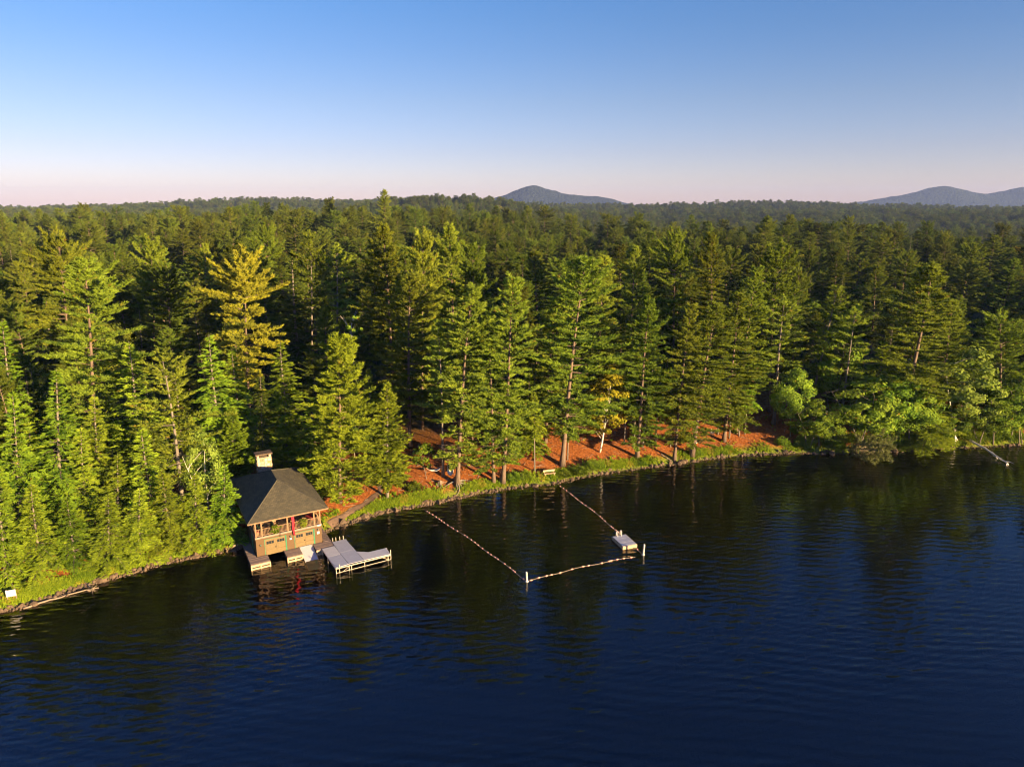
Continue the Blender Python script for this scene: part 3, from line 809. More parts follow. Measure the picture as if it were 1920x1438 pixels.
HERO = [
 ('pine_broad', -58.8, 91.6, 31.2, 14.4, 4.9, 'tallest broad white pine above the left shore, bare lower trunk'),
 ('pine_round', -81.5, 123.1, 30.7, 12.3, 6.1, 'round-topped pine standing just behind the tallest left pine'),
 ('pine_round', -74.9, 140.3, 28.3, 8.4, 6.3, 'twin-topped pine catching gold light left of the golden pine'),
 ('pine_slim', -71.0, 156.7, 27.7, 6.5, 5.0, 'slim pine with bare trunk rising beside the golden pine'),
 ('pine_round', -46.1, 116.2, 30.3, 12.2, 2.4, 'golden sunlit pine standing alone behind the boathouse'),
 ('pine_sparse', -42.9, 83.4, 22.2, 9.8, 0.1, 'sparse pine with long bare dead limbs left of the boathouse'),
 ('hemlock_tall', -43.3, 97.0, 21.0, 8.0, 1.2, 'hemlock with a pointed top next to the golden pine'),
 ('hemlock', -42.5, 102.9, 17.2, 7.2, 1.5, 'dense hemlock between the golden pine and the chimney'),
 ('hemlock_tall', -37.0, 108.4, 17.8, 7.8, 1.0, 'hemlock spire rising behind the boathouse roof'),
 ('pine_young', -24.3, 90.3, 23.1, 10.1, 3.0, 'bushy pine with foliage to the ground right of the boathouse'),
 ('fir', -18.0, 92.7, 17.4, 6.8, 1.3, 'small conical fir on a pale trunk beside the lakeside path'),
 ('cedar', -33.7, 97.7, 9.3, 5.0, 2.7, 'bright narrow cedar just behind the chimney'),
 ('hemlock', -57.2, 73.3, 20.0, 6.2, 6.0, 'hemlock at the far left edge above the white sign'),
 ('hemlock_tall', -55.4, 78.0, 20.9, 7.2, 5.8, 'tall dense hemlock in front of the broad left pine'),
 ('hemlock', -52.5, 78.4, 14.1, 5.9, 4.6, 'yellow-green hemlock below the broad left pine'),
 ('hemlock_tall', -69.2, 90.0, 23.0, 6.7, 6.4, 'dark hemlock at the left edge of the wood'),
 ('hemlock_tall', -50.9, 88.5, 21.7, 8.1, 2.5, 'broad hemlock left of the sparse pine'),
 ('hemlock', -45.1, 80.1, 14.2, 6.4, 1.6, 'leafy hemlock at the foot of the sparse pine'),
 ('hemlock', -48.5, 78.1, 11.3, 5.3, 4.2, 'low hemlock with a broken dead top beside the left shore'),
 ('hemlock', -56.2, 68.9, 14.1, 5.0, 7.2, 'hemlock hanging over the white sign'),
 ('hemlock', -53.5, 70.7, 11.2, 5.1, 5.5, 'short hemlock to the right of the white sign'),
 ('hemlock', -51.1, 73.0, 8.6, 4.7, 5.4, 'short hemlock above the driftwood log'),
 ('hemlock', -48.0, 74.4, 8.7, 5.1, 7.1, 'short hemlock on a dark trunk over orange needles'),
 ('hemlock', -45.1, 76.0, 8.8, 4.8, 5.2, 'short hemlock on the grassy left bank'),
 ('hemlock', -42.4, 77.9, 10.4, 5.3, 3.5, 'shoreline hemlock below the sparse pine'),
 ('hemlock', -39.4, 79.1, 9.3, 5.0, 1.6, 'shoreline hemlock two trees from the boathouse'),
 ('hemlock', -36.5, 80.4, 10.1, 4.9, 2.9, 'hemlock spreading beside the boathouse steps'),
 ('birch_green', -40.4, 84.0, 12.7, 4.9, 2.0, 'pale-stemmed birch among hemlocks left of the boathouse'),
 ('hemlock', -59.0, 78.9, 13.5, 6.3, 3.8, 'dense hemlock between the left edge and the broad pine'),
 ('hemlock_tall', -54.4, 84.8, 15.4, 6.4, 4.9, 'hemlock directly under the broad left pine'),
 ('cedar', -40.4, 94.1, 10.9, 4.7, 2.5, 'cedar behind the dark left slope of the boathouse roof'),
 ('hemlock', -28.9, 95.8, 13.2, 6.3, 1.7, 'hemlock between boathouse roof and bushy pine'),
 ('hemlock', -49.1, 97.0, 14.8, 7.6, 0.8, 'hemlock behind the sparse pine'),
 ('spruce', -41.7, 132.1, 28.9, 9.3, -0.2, 'drooping dark spruce with a gold tip in the shade'),
 ('pine_sparse', -40.1, 134.2, 31.9, 9.4, 2.5, 'shaded pine with bare limbs right of the dark spruce'),
 ('pine_sparse', -36.9, 141.7, 28.5, 10.7, 2.9, 'shaded dead-limbed pine behind the bushy pine'),
 ('birch_thin', -29.7, 129.1, 21.4, 3.5, -0.1, 'bare white birch stem in the dark gap'),
 ('pine_round', -65.6, 182.5, 30.3, 10.0, 4.5, 'flat-topped pine rising behind the golden pine'),
 ('pine_full', -23.0, 128.6, 34.3, 10.8, 0.3, 'tall amber-tinted pine behind the small fir'),
 ('pine_round', -16.0, 117.9, 33.2, 9.1, 1.2, 'tall pine behind the hammock, partly gold'),
 ('pine_broad', -17.2, 110.2, 28.4, 12.6, 0.9, 'dark bushy pine with flat tiers above the red slope'),
 ('pine_full', -11.3, 129.8, 34.1, 9.9, 0.5, 'pine rising behind the leaning pine with bared roots'),
 ('pine_round', -6.1, 120.3, 30.6, 9.2, -0.2, 'pine directly behind the bared-root pine'),
 ('pine_tall', -8.3, 97.7, 29.7, 11.3, 4.5, 'leaning pine with bared roots at the water edge'),
 ('pine_full', -2.8, 99.2, 26.0, 8.2, -1.0, 'pine with thick twin-like trunk beside the bared-root pine'),
 ('pine_tall', -1.4, 99.5, 31.0, 9.5, 3.7, 'straight pine with a long visible trunk near the float line'),
 ('pine_broad', 8.1, 105.1, 32.9, 15.1, 4.2, 'huge pine with flared trunk beside the bench'),
 ('pine_full', 5.7, 111.7, 24.6, 8.6, 1.9, 'pine with orange trunk behind the huge bench pine'),
 ('pine_full', 15.4, 118.8, 30.3, 10.6, -0.1, 'tall pine behind the leaning birch'),
 ('birch', 14.8, 110.0, 15.3, 7.4, 6.9, 'yellowing birch with white leaning trunk on the red bank'),
 ('pine_tall', 21.0, 109.4, 26.7, 8.2, 2.3, 'slender straight pine right of the leaning birch'),
 ('pine_slim', 22.4, 112.6, 18.5, 5.5, 5.0, 'thin pine close behind the slender straight pine'),
 ('pine_tall', 27.4, 109.9, 26.1, 8.6, 1.5, 'slender pine with curved base at the shore'),
 ('pine_tall', 30.7, 111.4, 25.9, 10.9, 5.6, 'strongly leaning pine on the red bank'),
 ('pine_full', 37.6, 116.4, 26.5, 9.9, 1.3, 'pine on the red bank right of the leaning pine'),
 ('pine_tall', 40.6, 119.2, 29.4, 9.2, 1.1, 'tall bare-stemmed pine behind the red bank'),
 ('pine_round', 49.7, 128.2, 29.7, 9.3, -2.8, 'bright green pine top right of the red bank'),
 ('pine_sparse', 48.7, 122.9, 23.2, 10.4, -0.7, 'grey-limbed sparse pine at the end of the red bank'),
 ('pine_slim', 55.7, 124.2, 24.8, 8.5, 3.8, 'lopsided pine with high crown and bare trunk'),
 ('pine_sparse', 59.4, 119.7, 22.6, 9.5, 1.5, 'pale-trunked pine above the overhanging dead tree'),
 ('pine_tall', 70.0, 118.7, 30.6, 14.5, 1.2, 'big pine with flat tiers dominating the right shore'),
 ('maple', 50.3, 118.7, 12.9, 7.7, -1.5, 'round leafy maple at the end of the red bank'),
 ('maple', 61.9, 116.5, 12.9, 11.4, -4.7, 'leafy maple over the dead overhanging tree'),
 ('maple', 67.3, 117.2, 13.5, 9.1, -5.8, 'leafy tree below the big right-hand pine'),
 ('hemlock', 73.8, 116.8, 13.0, 9.0, -4.4, 'loose hemlock leaning to the water near the right shore'),
 ('birch_green', 80.5, 118.2, 18.4, 11.1, -4.9, 'pale birch with bare white twigs at its top'),
 ('maple', 87.0, 118.4, 9.2, 8.2, -4.0, 'bushy tree behind the fallen birch log'),
 ('pine_round', 90.7, 122.9, 21.3, 11.9, -6.7, 'pale green pine near the right edge'),
 ('maple', 92.6, 119.0, 13.2, 7.8, -6.4, 'leafy tree at the right edge of the shore'),
 ('maple', 54.2, 115.5, 7.6, 7.1, 0.6, 'low leafy tree beside the red bank end'),
 ('hemlock', 67.0, 121.6, 16.5, 8.9, -2.5, 'hemlock between lopsided pine and big right pine'),
 ('maple', 60.1, 124.1, 19.2, 9.0, -4.3, 'tall maple behind the pale-trunked pine'),
 ('pine_full', 80.4, 123.5, 24.0, 9.5, -4.3, 'pine right of the big right-hand pine'),
 ('maple', 77.3, 117.1, 7.8, 6.7, -4.7, 'shoreline bush-like tree left of the fallen birch log'),
 ('maple', 52.3, 115.7, 9.0, 8.0, -3.1, 'leafy tree between the round maple and the lopsided pine'),
 ('maple', 64.5, 116.4, 9.7, 9.5, -3.1, 'leafy tree overhanging the water right of the slumped dead tree'),
 ('maple', 71.0, 117.1, 11.1, 10.0, -4.8, 'leafy tree leaning out below the big right pine trunk'),
 ('maple', 84.4, 118.5, 11.0, 9.2, -4.7, 'leafy tree directly behind the fallen birch'),
 ('maple', 90.7, 119.3, 9.8, 8.7, -6.4, 'leafy tree second from the right edge'),
 ('sapling', -13.0, 98.2, 5.7, 3.7, -3.9, 'little leafy tree holding one end of the hammock'),
 ('pine_slim', -10.6, 99.5, 23.5, 6.6, 0.5, 'grey-trunked pine between hammock and hanging chair'),
 ('pole', 3.6, 102.7, 13.0, 3.4, -1.2, 'thin pole tree left of the bench'),
 ('pole', 9.1, 106.9, 9.3, 3.5, 1.0, 'thin pole tree behind the huge bench pine'),
 ('pole', 19.3, 112.8, 12.7, 4.0, 0.1, 'thin pole tree left of the slender straight pine'),
 ('pole', 20.9, 112.3, 13.9, 4.0, 0.1, 'thin pole tree touching the slender straight pine'),
 ('pole', 25.0, 114.2, 12.4, 4.3, 0.4, 'dark pole tree between the two slender shore pines'),
 ('pole', 27.4, 113.3, 14.0, 4.1, -0.3, 'thin pole tree beside the curved-base pine'),
 ('pole', 37.1, 118.5, 13.3, 4.2, -1.0, 'thin pole tree behind the leaning pine'),
 ('pole', 38.9, 117.5, 12.9, 4.2, -0.8, 'pale pole tree on top of the red bank'),
 ('pole', 40.9, 118.4, 12.5, 4.2, -0.4, 'second pale pole tree on top of the red bank'),
 ('pole', 42.1, 119.0, 13.3, 4.2, -0.3, 'last pole tree before the red bank darkens'),
 ('hemlock', 2.2, 109.0, 13.0, 7.1, 0.9, 'hemlock bough mass behind the straight long-trunked pine'),
 ('hemlock', -23.3, 109.9, 13.3, 4.9, 0.6, 'small hemlock behind the small fir'),
 ('pine_full', 25.6, 146.2, 29.5, 8.7, -1.1, 'pine rising behind the slender straight pine'),
 ('pine_round', 35.7, 148.6, 31.8, 10.0, -2.1, 'dark pine far behind the curved-base pine'),
 ('pine_full', 43.0, 145.9, 31.8, 9.3, -2.1, 'dark pine behind the leaning pine')
]
for i, (kind, x, y, H, wd, ln, lab) in enumerate(HERO):
    wd *= 1.2 if kind in ('hemlock', 'hemlock_tall') else (1.06 if kind.startswith('pine') else 1.05)
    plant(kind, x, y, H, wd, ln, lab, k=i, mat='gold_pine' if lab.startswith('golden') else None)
root_pine = next(o for o in col.objects if o.get('label', '').startswith('leaning pine with bared roots'))
LOST = [  # the dead tree slumped over the water
 plant('slumped', 60.6, 115.4, 8.5, 7., 6, 'dead grey-twigged tree slumped over the water', k=0, lean_y=74.)]

plant('pine_full', -69., 385., 42+8.2-float(ground_z(-69, 385)), 12., 0, 'lone tall tree standing above the skyline left of the peak', k=0)

# the wood behind, tree by tree
rs = np.random.default_rng(99)
ZONES = [(-90, -24, 'in the wood behind the broad left pine'), (-24, -13, 'in the wood behind the boathouse'), (-13, -1, 'in the wood above the hammock slope'),
         (-1, 14, 'in the wood behind the bench and the leaning birch'), (14, 24, 'in the wood behind the red bank'), (24, 90, 'in the wood behind the right shore')]
def crowd(x, y, need):
    for tx, ty, tr in TREES:
        if (tx-x)**2+(ty-y)**2 < (need+tr*.33)**2: return True
    return False
def mix_for(az, s):
    if az > 12 and s < 30: return [('pine_full', .14), ('pine_round', .10), ('maple', .58), ('hemlock_tall', .10), ('spruce', .08)]
    if az > 12: return [('pine_full', .12), ('pine_round', .22), ('maple', .46), ('hemlock_tall', .10), ('spruce', .10)]
    if az > -3: return [('pine_full', .16), ('pine_round', .28), ('maple', .32), ('hemlock_tall', .12), ('spruce', .12)]
    return [('pine_full', .16), ('pine_round', .30), ('maple', .30), ('hemlock_tall', .14), ('spruce', .10)]
def tall(kind):
    lo, hi = {'pine_round': (17, 27), 'pine_full': (19, 29), 'pine_tall': (21, 29), 'pine_broad': (22, 29), 'maple': (9.5, 15.5), 'hemlock_tall': (11, 17), 'spruce': (13, 22), 'hemlock': (7, 13)}[kind]
    return rs.uniform(lo, hi)
def spread(kind, H):
    return H*{'pine_round': .44, 'pine_full': .38, 'pine_tall': .36, 'pine_broad': .44, 'maple': .66, 'hemlock_tall': .40, 'spruce': .31, 'hemlock': .52}[kind]*rs.uniform(.85, 1.2)
def pick(table):
    r = rs.random()
    for k, w in table:
        r -= w
        if r < 0: return k
    return table[-1][0]
count = 0
for tries in range(9000):
    if count >= 240: break
    s_want = rs.uniform(1.5, 88)**1.0
    x = rs.uniform(-125, 170); y = np.interp(x, SHORE[:, 0], SHORE[:, 1])+s_want*1.15
    az = math.degrees(math.atan2(x, y))
    if abs(az) > 38.5: continue
    s = float(inland(x, y))
    if s < 1.5 or s > 84: continue
    if -24 < x < 50 and s < 9.5+3*math.sin(x*.4): continue            # the open red slope
    if 50 <= x and s < 2.0: continue
    lx = (x+30.96)*.870+(y-76.21)*.493; ly = -(x+30.96)*.493+(y-76.21)*.870
    if -3.0 < lx < 11 and -6 < ly < 18.5: continue                    # the boathouse
    if -30 < x < -17 and s < 16: continue
    if -38 < x < -26 and 112 < y < 150 and rs.random() < .6: continue # the dark gap
    if x < -33 and s < 9: kind = 'hemlock'
    elif x > 50 and s < 9: kind = 'maple' if rs.random() < .7 else 'hemlock'
    else: kind = pick(mix_for(az, s))
    H = tall(kind)*np.interp(s, [20, 45, 70], [.66, .80, 1.])
    if kind == 'maple' and s < 9: H *= .85
    wd = spread(kind, H)
    if crowd(x, y, wd*.33 if s > 9 else wd*.22): continue
    zone = next(z for a, b, z in ZONES if a <= az < b)
    nm = {'pine': 'white pine', 'maple': 'broadleaf tree', 'hemlock': 'hemlock', 'spruce': 'narrow spruce'}[kind.split('_')[0]]
    size = 'short' if H < {'pine': 18, 'maple': 13, 'hemlock': 14, 'spruce': 18}[kind.split('_')[0]] else ('tall' if H > {'pine': 22, 'maple': 15, 'hemlock': 17, 'spruce': 20.5}[kind.split('_')[0]] else 'medium')
    row = 'front rows' if s < 28 else ('middle rows' if s < 55 else 'back rows')
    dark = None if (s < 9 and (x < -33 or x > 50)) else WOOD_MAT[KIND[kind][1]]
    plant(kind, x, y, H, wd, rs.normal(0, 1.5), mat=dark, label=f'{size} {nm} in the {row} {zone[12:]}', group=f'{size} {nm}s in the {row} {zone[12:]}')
    count += 1

plant('birch', 118., 196., 13., 7.5, 2, 'yellow-leaved birch glowing deep in the right wood', mat='birch', k=0)
plant('birch', 66., 232., 13., 7., -1, 'orange-yellow birch in the far wood behind the red bank', mat='birch', k=1)

# the forest beyond: past counting, one mass, instanced from the trees above
def scatter():
    P = []
    cell = {}
    def near_ok(x, y, sp):
        g = 12.
        ci, cj = int(x//g), int(y//g)
        for a in (-1, 0, 1):
            for b in (-1, 0, 1):
                for q in cell.get((ci+a, cj+b), ()):
                    if (q[0]-x)**2+(q[1]-y)**2 < sp*sp: return False
        return True
    g = np.random.default_rng(3)
    for d0, d1, sp, amax in ((95, 420, 6.4, 62), (420, 800, 7.6, 45), (800, 1400, 9.5, 42), (1400, 3000, 14., 41)):
        area = math.radians(amax*2)*.5*(d1**2-d0**2)
        n = int(area/sp**2*1.25)
        d = np.sqrt(g.uniform(d0**2, d1**2, n)); az = np.radians(g.uniform(-amax, amax, n))
        x = d*np.sin(az); y = d*np.cos(az)
        s = inland(x, y)
        infr = np.degrees(np.abs(az)) < 38.5
        keep = np.where(infr, s > 82, s > 2.5) & ~((np.degrees(az) < -50) & (d > 200))
        for a, b, sv in zip(x[keep], y[keep], s[keep]):
            if d0 < 1400:
                if not near_ok(a, b, sp*.72): continue
                cell.setdefault((int(a//12.), int(b//12.)), []).append((a, b))
            P.append((a, b))
    P = np.array(P)
    P = P[[not (p[1] < 230 and crowd(p[0], p[1], 2.2)) for p in P]]
    return P
FP = scatter()
fz = ground_z(FP[:, 0], FP[:, 1])-.1
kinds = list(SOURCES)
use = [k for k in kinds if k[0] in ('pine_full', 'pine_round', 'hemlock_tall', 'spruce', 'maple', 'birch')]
kid = np.zeros(len(FP), np.int32); scl = np.zeros((len(FP), 3), np.float32); rot = np.zeros((len(FP), 3), np.float32)
byname = {}
for i, k in enumerate(use): byname.setdefault(k[0], []).append(i)
for i, (x, y) in enumerate(FP):
    az = math.degrees(math.atan2(x, y))
    patch = math.sin(x*.013+1)*math.sin(y*.011)+.4*math.sin(x*.031+y*.027)
    tb = mix_for(az+patch*12, 90)
    kd = pick(tb)
    if kd == 'maple' and rs.random() < .10: kd = 'birch'
    idx = byname[kd][rs.integers(0, len(byname[kd]))]
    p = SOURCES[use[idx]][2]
    H = tall(kd if kd != 'birch' else 'maple')*rs.uniform(.55, 1.05)
    wd = spread(kd if kd != 'birch' else 'maple', H)*1.1
    dd = math.hypot(x, y)
    if dd > 1400: wd *= 1.8; H *= 1.0
    elif dd > 800: wd *= 1.25
    kid[i] = idx; scl[i] = (wd/2/p.R, wd/2/p.R, H/p.H); rot[i] = (rs.normal(0, .03), rs.normal(0, .03), rs.uniform(0, 6.28))
me = bpy.data.meshes.new('forest')
me.vertices.add(len(FP)); me.vertices.foreach_set('co', np.column_stack([FP, fz]).astype(np.float32).ravel())
for nm, tp, arr in (('tree_kind', 'INT', kid), ('tree_scale', 'FLOAT_VECTOR', scl), ('tree_turn', 'FLOAT_VECTOR', rot)):
    a = me.attributes.new(nm, tp, 'POINT'); a.data.foreach_set('vector' if 'VECTOR' in tp else 'value', arr.ravel())
forest = tag(link('forest', me), 'unbroken mixed forest running back to the hills', kind='stuff')
ng = bpy.data.node_groups.new('forest_trees', 'GeometryNodeTree')
ng.interface.new_socket('Geometry', in_out='INPUT', socket_type='NodeSocketGeometry')
ng.interface.new_socket('Geometry', in_out='OUTPUT', socket_type='NodeSocketGeometry')
N, Lk = ng.nodes, ng.links
gi, go = N.new('NodeGroupInput'), N.new('NodeGroupOutput')
def named(nm, tp):
    a = N.new('GeometryNodeInputNamedAttribute'); a.data_type = tp; a.inputs['Name'].default_value = nm
    return a.outputs['Attribute']
ks, ss, rr = named('tree_kind', 'INT'), named('tree_scale', 'FLOAT_VECTOR'), named('tree_turn', 'FLOAT_VECTOR')
e2r = N.new('FunctionNodeEulerToRotation'); Lk.new(rr, e2r.inputs[0])
join = N.new('GeometryNodeJoinGeometry')
for i, k in enumerate(use):
    tr, cr, p = SOURCES[k]
    sub = N.new('GeometryNodeJoinGeometry')
    for o in (tr, cr):
        oi = N.new('GeometryNodeObjectInfo'); oi.transform_space = 'ORIGINAL'; oi.inputs['Object'].default_value = o; oi.inputs['As Instance'].default_value = True
        Lk.new(oi.outputs['Geometry'], sub.inputs[0])
    cmp_ = N.new('FunctionNodeCompare'); cmp_.data_type = 'INT'; cmp_.operation = 'EQUAL'
    Lk.new(ks, next(s for s in cmp_.inputs if s.name == 'A' and s.type == 'INT')); next(s for s in cmp_.inputs if s.name == 'B' and s.type == 'INT').default_value = i
    ins = N.new('GeometryNodeInstanceOnPoints')
    Lk.new(gi.outputs[0], ins.inputs['Points']); Lk.new(cmp_.outputs[0], ins.inputs['Selection'])
    Lk.new(sub.outputs[0], ins.inputs['Instance']); Lk.new(e2r.outputs[0], ins.inputs['Rotation']); Lk.new(ss, ins.inputs['Scale'])
    Lk.new(ins.outputs[0], join.inputs[0])
Lk.new(join.outputs[0], go.inputs[0])
md = forest.modifiers.new('trees', 'NODES'); md.node_group = ng
print('forest instances', len(FP), 'placed trees', len(TREES))

# ------------------------------------------------------------------ the boathouse
BO, BA = (-30.964, 76.209), .516
def lw(x, y, z=0.):
    c, s = math.cos(BA), math.sin(BA)
    return (BO[0]+x*c-y*s, BO[1]+x*s+y*c, z)
W, D = 7.92, 14.13
FL, EA, RZ, OH = 3.17, 5.52, 8.05, .83
house = tag(empty('boathouse', (BO[0], BO[1], 0), BA), 'brown two-storey boathouse with hipped shingle roof and open upper porch', 'boathouse')
def part(name, mat, *boxes, parent=house):
    g = Geo()
    for b in boxes: g.box(*b)
    return g.build(name, M[mat], parent)

# lower storey
wall = part('front_wall', 'siding', (0, .96, 0, .2, .05, 3.0), (3.58, 4.51, 0, .2, .05, 3.0), (7.02, W, 0, .2, .05, 3.0), (.96, 3.58, .003, .2, 2.72, 3.0), (4.51, 7.02, .003, .2, 2.72, 3.0))
part('side_wall', 'siding', (0, .2, .2, D, .05, 3.0))
part('side_wall', 'siding', (W-.2, W, .2, D, .05, 3.0))
part('back_wall', 'siding', (.2, W-.2, D-.2, D, .05, 5.45))
part('slip_floor', 'dark_void', (.2, W-.2, 5.5, D-.2, .05, .5))
for x0, x1, nm in ((.96, 3.58, 0), (4.51, 7.02, 1)):
    door = part('boat_door', 'door_wood', (x0+.05, x1-.05, .05, .12, .62, 2.68))
    w = x1-x0
    for k in (0, 1):                     # raised panels, glazed lights at the top
        a = x0+.14+k*(w/2-.06); b = a+w/2-.22
        for z0, z1 in ((.72, 1.25), (1.33, 1.85)):
            part('door_panel', 'door_wood', (a, b, .015, .05, z0, z1), parent=door)
        fr = part('door_light', 'glass', (a+.1, b-.1, .03, .05, 2.02, 2.38), parent=door)
        for q in range(4):
            part('glazing_bar', 'siding_dark', (a+.1+(b-a-.2)*q/3-.015, a+.1+(b-a-.2)*q/3+.015, .02, .03, 2.02, 2.38), parent=door)
    part('door_handle', 'dark_metal', (x0+w/2-.04, x0+w/2+.04, -.01, .05, 1.4, 1.55), parent=door)
    part('door_trim', 'green_trim', (x0-.0, x0+.05, -.02, .19, .45, 2.72), (x1-.05, x1+.0, -.02, .19, .45, 2.72), (x0+.05, x1-.05, -.02, .19, 2.68, 2.72))
    part('door_jamb', 'green_trim', (x1-.13, x1-.052, -.015, .16, .5, 2.67))
# porch floor and its edge
part('porch_floor', 'deck', (.02, W-.02, .02, D-.22, 3.0, FL))
part('floor_band', 'deck', (-.06, W+.06, -.08, .02, 2.98, FL+.03))
part('floor_band', 'deck', (-.08, .02, .023, D, 2.98, FL+.03))
part('floor_band', 'deck', (W-.02, W+.08, .023, D, 2.98, FL+.03))
# upper storey room behind the porch
inner = part('porch_back_wall', 'dark_void', (.1, W-.1, 4.4, 4.55, FL, 5.4))
part('side_wall', 'siding_dark', (.02, .16, 4.55, D-.2, FL+.03, 5.44))
part('side_wall', 'siding_dark', (W-.16, W-.02, 4.55, D-.2, FL+.03, 5.44))
for k in range(3):
    wn_ = part('window', 'siding_dark', (.8+k*2.4, 2.3+k*2.4, 4.33, 4.4, FL+.7, 5.1))
    part('pane', 'glass', (.9+k*2.4, 2.2+k*2.4, 4.30, 4.33, FL+.8, 5.0), parent=wn_)
for y in (5.6, 8.2, 10.8):
    for s, x0, x1 in ((0, -.06, .02), (1, W-.02, W+.06)):
        wn_ = part('window', 'green_trim', (x0, x1, y, y+1.3, FL+.75, 5.0))
        part('pane', 'glass', ((x0-.01, x0, y+.1, y+1.2, FL+.85, 4.9) if s == 0 else (x1, x1+.01, y+.1, y+1.2, FL+.85, 4.9)), parent=wn_)
wn_ = part('side_door', 'green_trim', (-.05, 0, 2.1, 3.0, .72, 2.7)); part('door_handle', 'dark_metal', (-.09, -.05, 2.15, 2.22, 1.6, 1.7), parent=wn_)
# posts, beams, railing
for x in (.02, .72, 3.78, 7.02, W-.18):
    part('post', 'porch_wood', (x, x+.16, .03, .19, FL+.0, 5.2))
for y in (2.2, 4.2):
    part('post', 'porch_wood', (.02, .18, y, y+.16, FL, 5.2)); part('post', 'porch_wood', (W-.18, W-.02, y, y+.16, FL, 5.2))
part('header_beam', 'porch_wood', (-.02, W+.02, .0, .22, 5.2, 5.42))
part('header_beam', 'porch_wood', (-.0, .2, .22, 4.4, 5.2, 5.42)); part('header_beam', 'porch_wood', (W-.2, W, .22, 4.4, 5.2, 5.42))
for x0, x1 in ((.74, 1.3), (7.18, 7.6)):
    g = Geo(); g.tube([(x0+.14, .11, 4.7), (x1+.1, .11, 5.2)], .05, 4); g.build('knee_brace', M['porch_wood'], house)
def railing(a, b, axis_, fixed):
    r = part('railing', 'porch_wood', (a, b, fixed-.05, fixed+.05, FL+.93, FL+.99) if axis_ == 'x' else (fixed-.05, fixed+.05, a, b, FL+.93, FL+.99),
             (a, b, fixed-.03, fixed+.03, FL+.10, FL+.15) if axis_ == 'x' else (fixed-.03, fixed+.03, a, b, FL+.10, FL+.15))
    n = int((b-a)/.15)
    g = Geo(); g.box(-.021, .021, -.021, .021, FL+.15, FL+.93); bm = g.mesh('baluster'); bm.materials.append(M['porch_wood'])
    for i in range(n):
        q = a+(b-a)*(i+.5)/n
        link('baluster', bm, None, r, (q, fixed, 0) if axis_ == 'x' else (fixed, q, 0))
for a, b in ((.18, .72), (.88, 3.78), (3.94, 7.02), (7.18, W-.18)):
    railing(a, b, 'x', .11)
railing(.19, 2.2, 'y', .10); railing(2.36, 4.2, 'y', .10); railing(.19, 2.2, 'y', W-.10); railing(2.36, 4.2, 'y', W-.10)
# the hipped roof
def roof():
    e = [(-OH, -OH), (W+OH, -OH), (W+OH, D+OH), (-OH, D+OH)]
    r1, r2 = (W/2, 5.13), (W/2, D-5.13)
    top = [np.array((x, y, EA)) for x, y in e]+[np.array((*r1, RZ)), np.array((*r2, RZ))]
    faces = [(0, 1, 4), (1, 2, 5, 4), (2, 3, 5), (3, 0, 4, 5)]
    v, t, uv = [], [], []
    for f in faces:
        p = [top[i] for i in f]
        ax = unit(p[1]-p[0]); nz = unit(np.cross(p[1]-p[0], p[2]-p[0])); ay = np.cross(nz, ax)
        b0 = len(v)
        v += p
        for i in range(1, len(p)-1):
            t.append((b0, b0+i, b0+i+1))
            uv += [(q @ ax, q @ ay) for q in (p[0], p[i], p[i+1])]
    me = mesh_from('roof', v, t)
    ul = me.uv_layers.new(name='slope')
    ul.data.foreach_set('uv', np.array(uv, np.float32).ravel())
    rf = link('roof', me, M['shingle'], house)
    x0, x1, y0, y1 = -OH, W+OH, -OH, D+OH
    part('fascia', 'porch_wood', (x0-.02, x1+.02, y0-.03, y0+.01, EA-.17, EA-.01), (x0-.02, x1+.02, y1-.01, y1+.03, EA-.17, EA-.01), parent=rf)
    part('fascia', 'siding_dark', (x0-.03, x0+.01, y0+.013, y1-.013, EA-.17, EA-.012), (x1-.01, x1+.03, y0+.013, y1-.013, EA-.17, EA-.012), parent=rf)
    part('soffit', 'siding_dark', (x0+.015, x1-.015, y0+.015, y1-.015, EA-.12, EA-.05), parent=rf)
    for a, b in ((top[0], top[4]), (top[1], top[4]), (top[2], top[5]), (top[3], top[5]), (top[4], top[5])):
        g = Geo(); g.tube(np.array([a, b])+np.array([0, 0, .0]), .07, 6); g.build('ridge_cap', M['shingle_cap'], rf)
M['shingle_cap'] = plain('ridge_cap_shingle', (.075, .066, .044), .85, .25, 4)
roof()
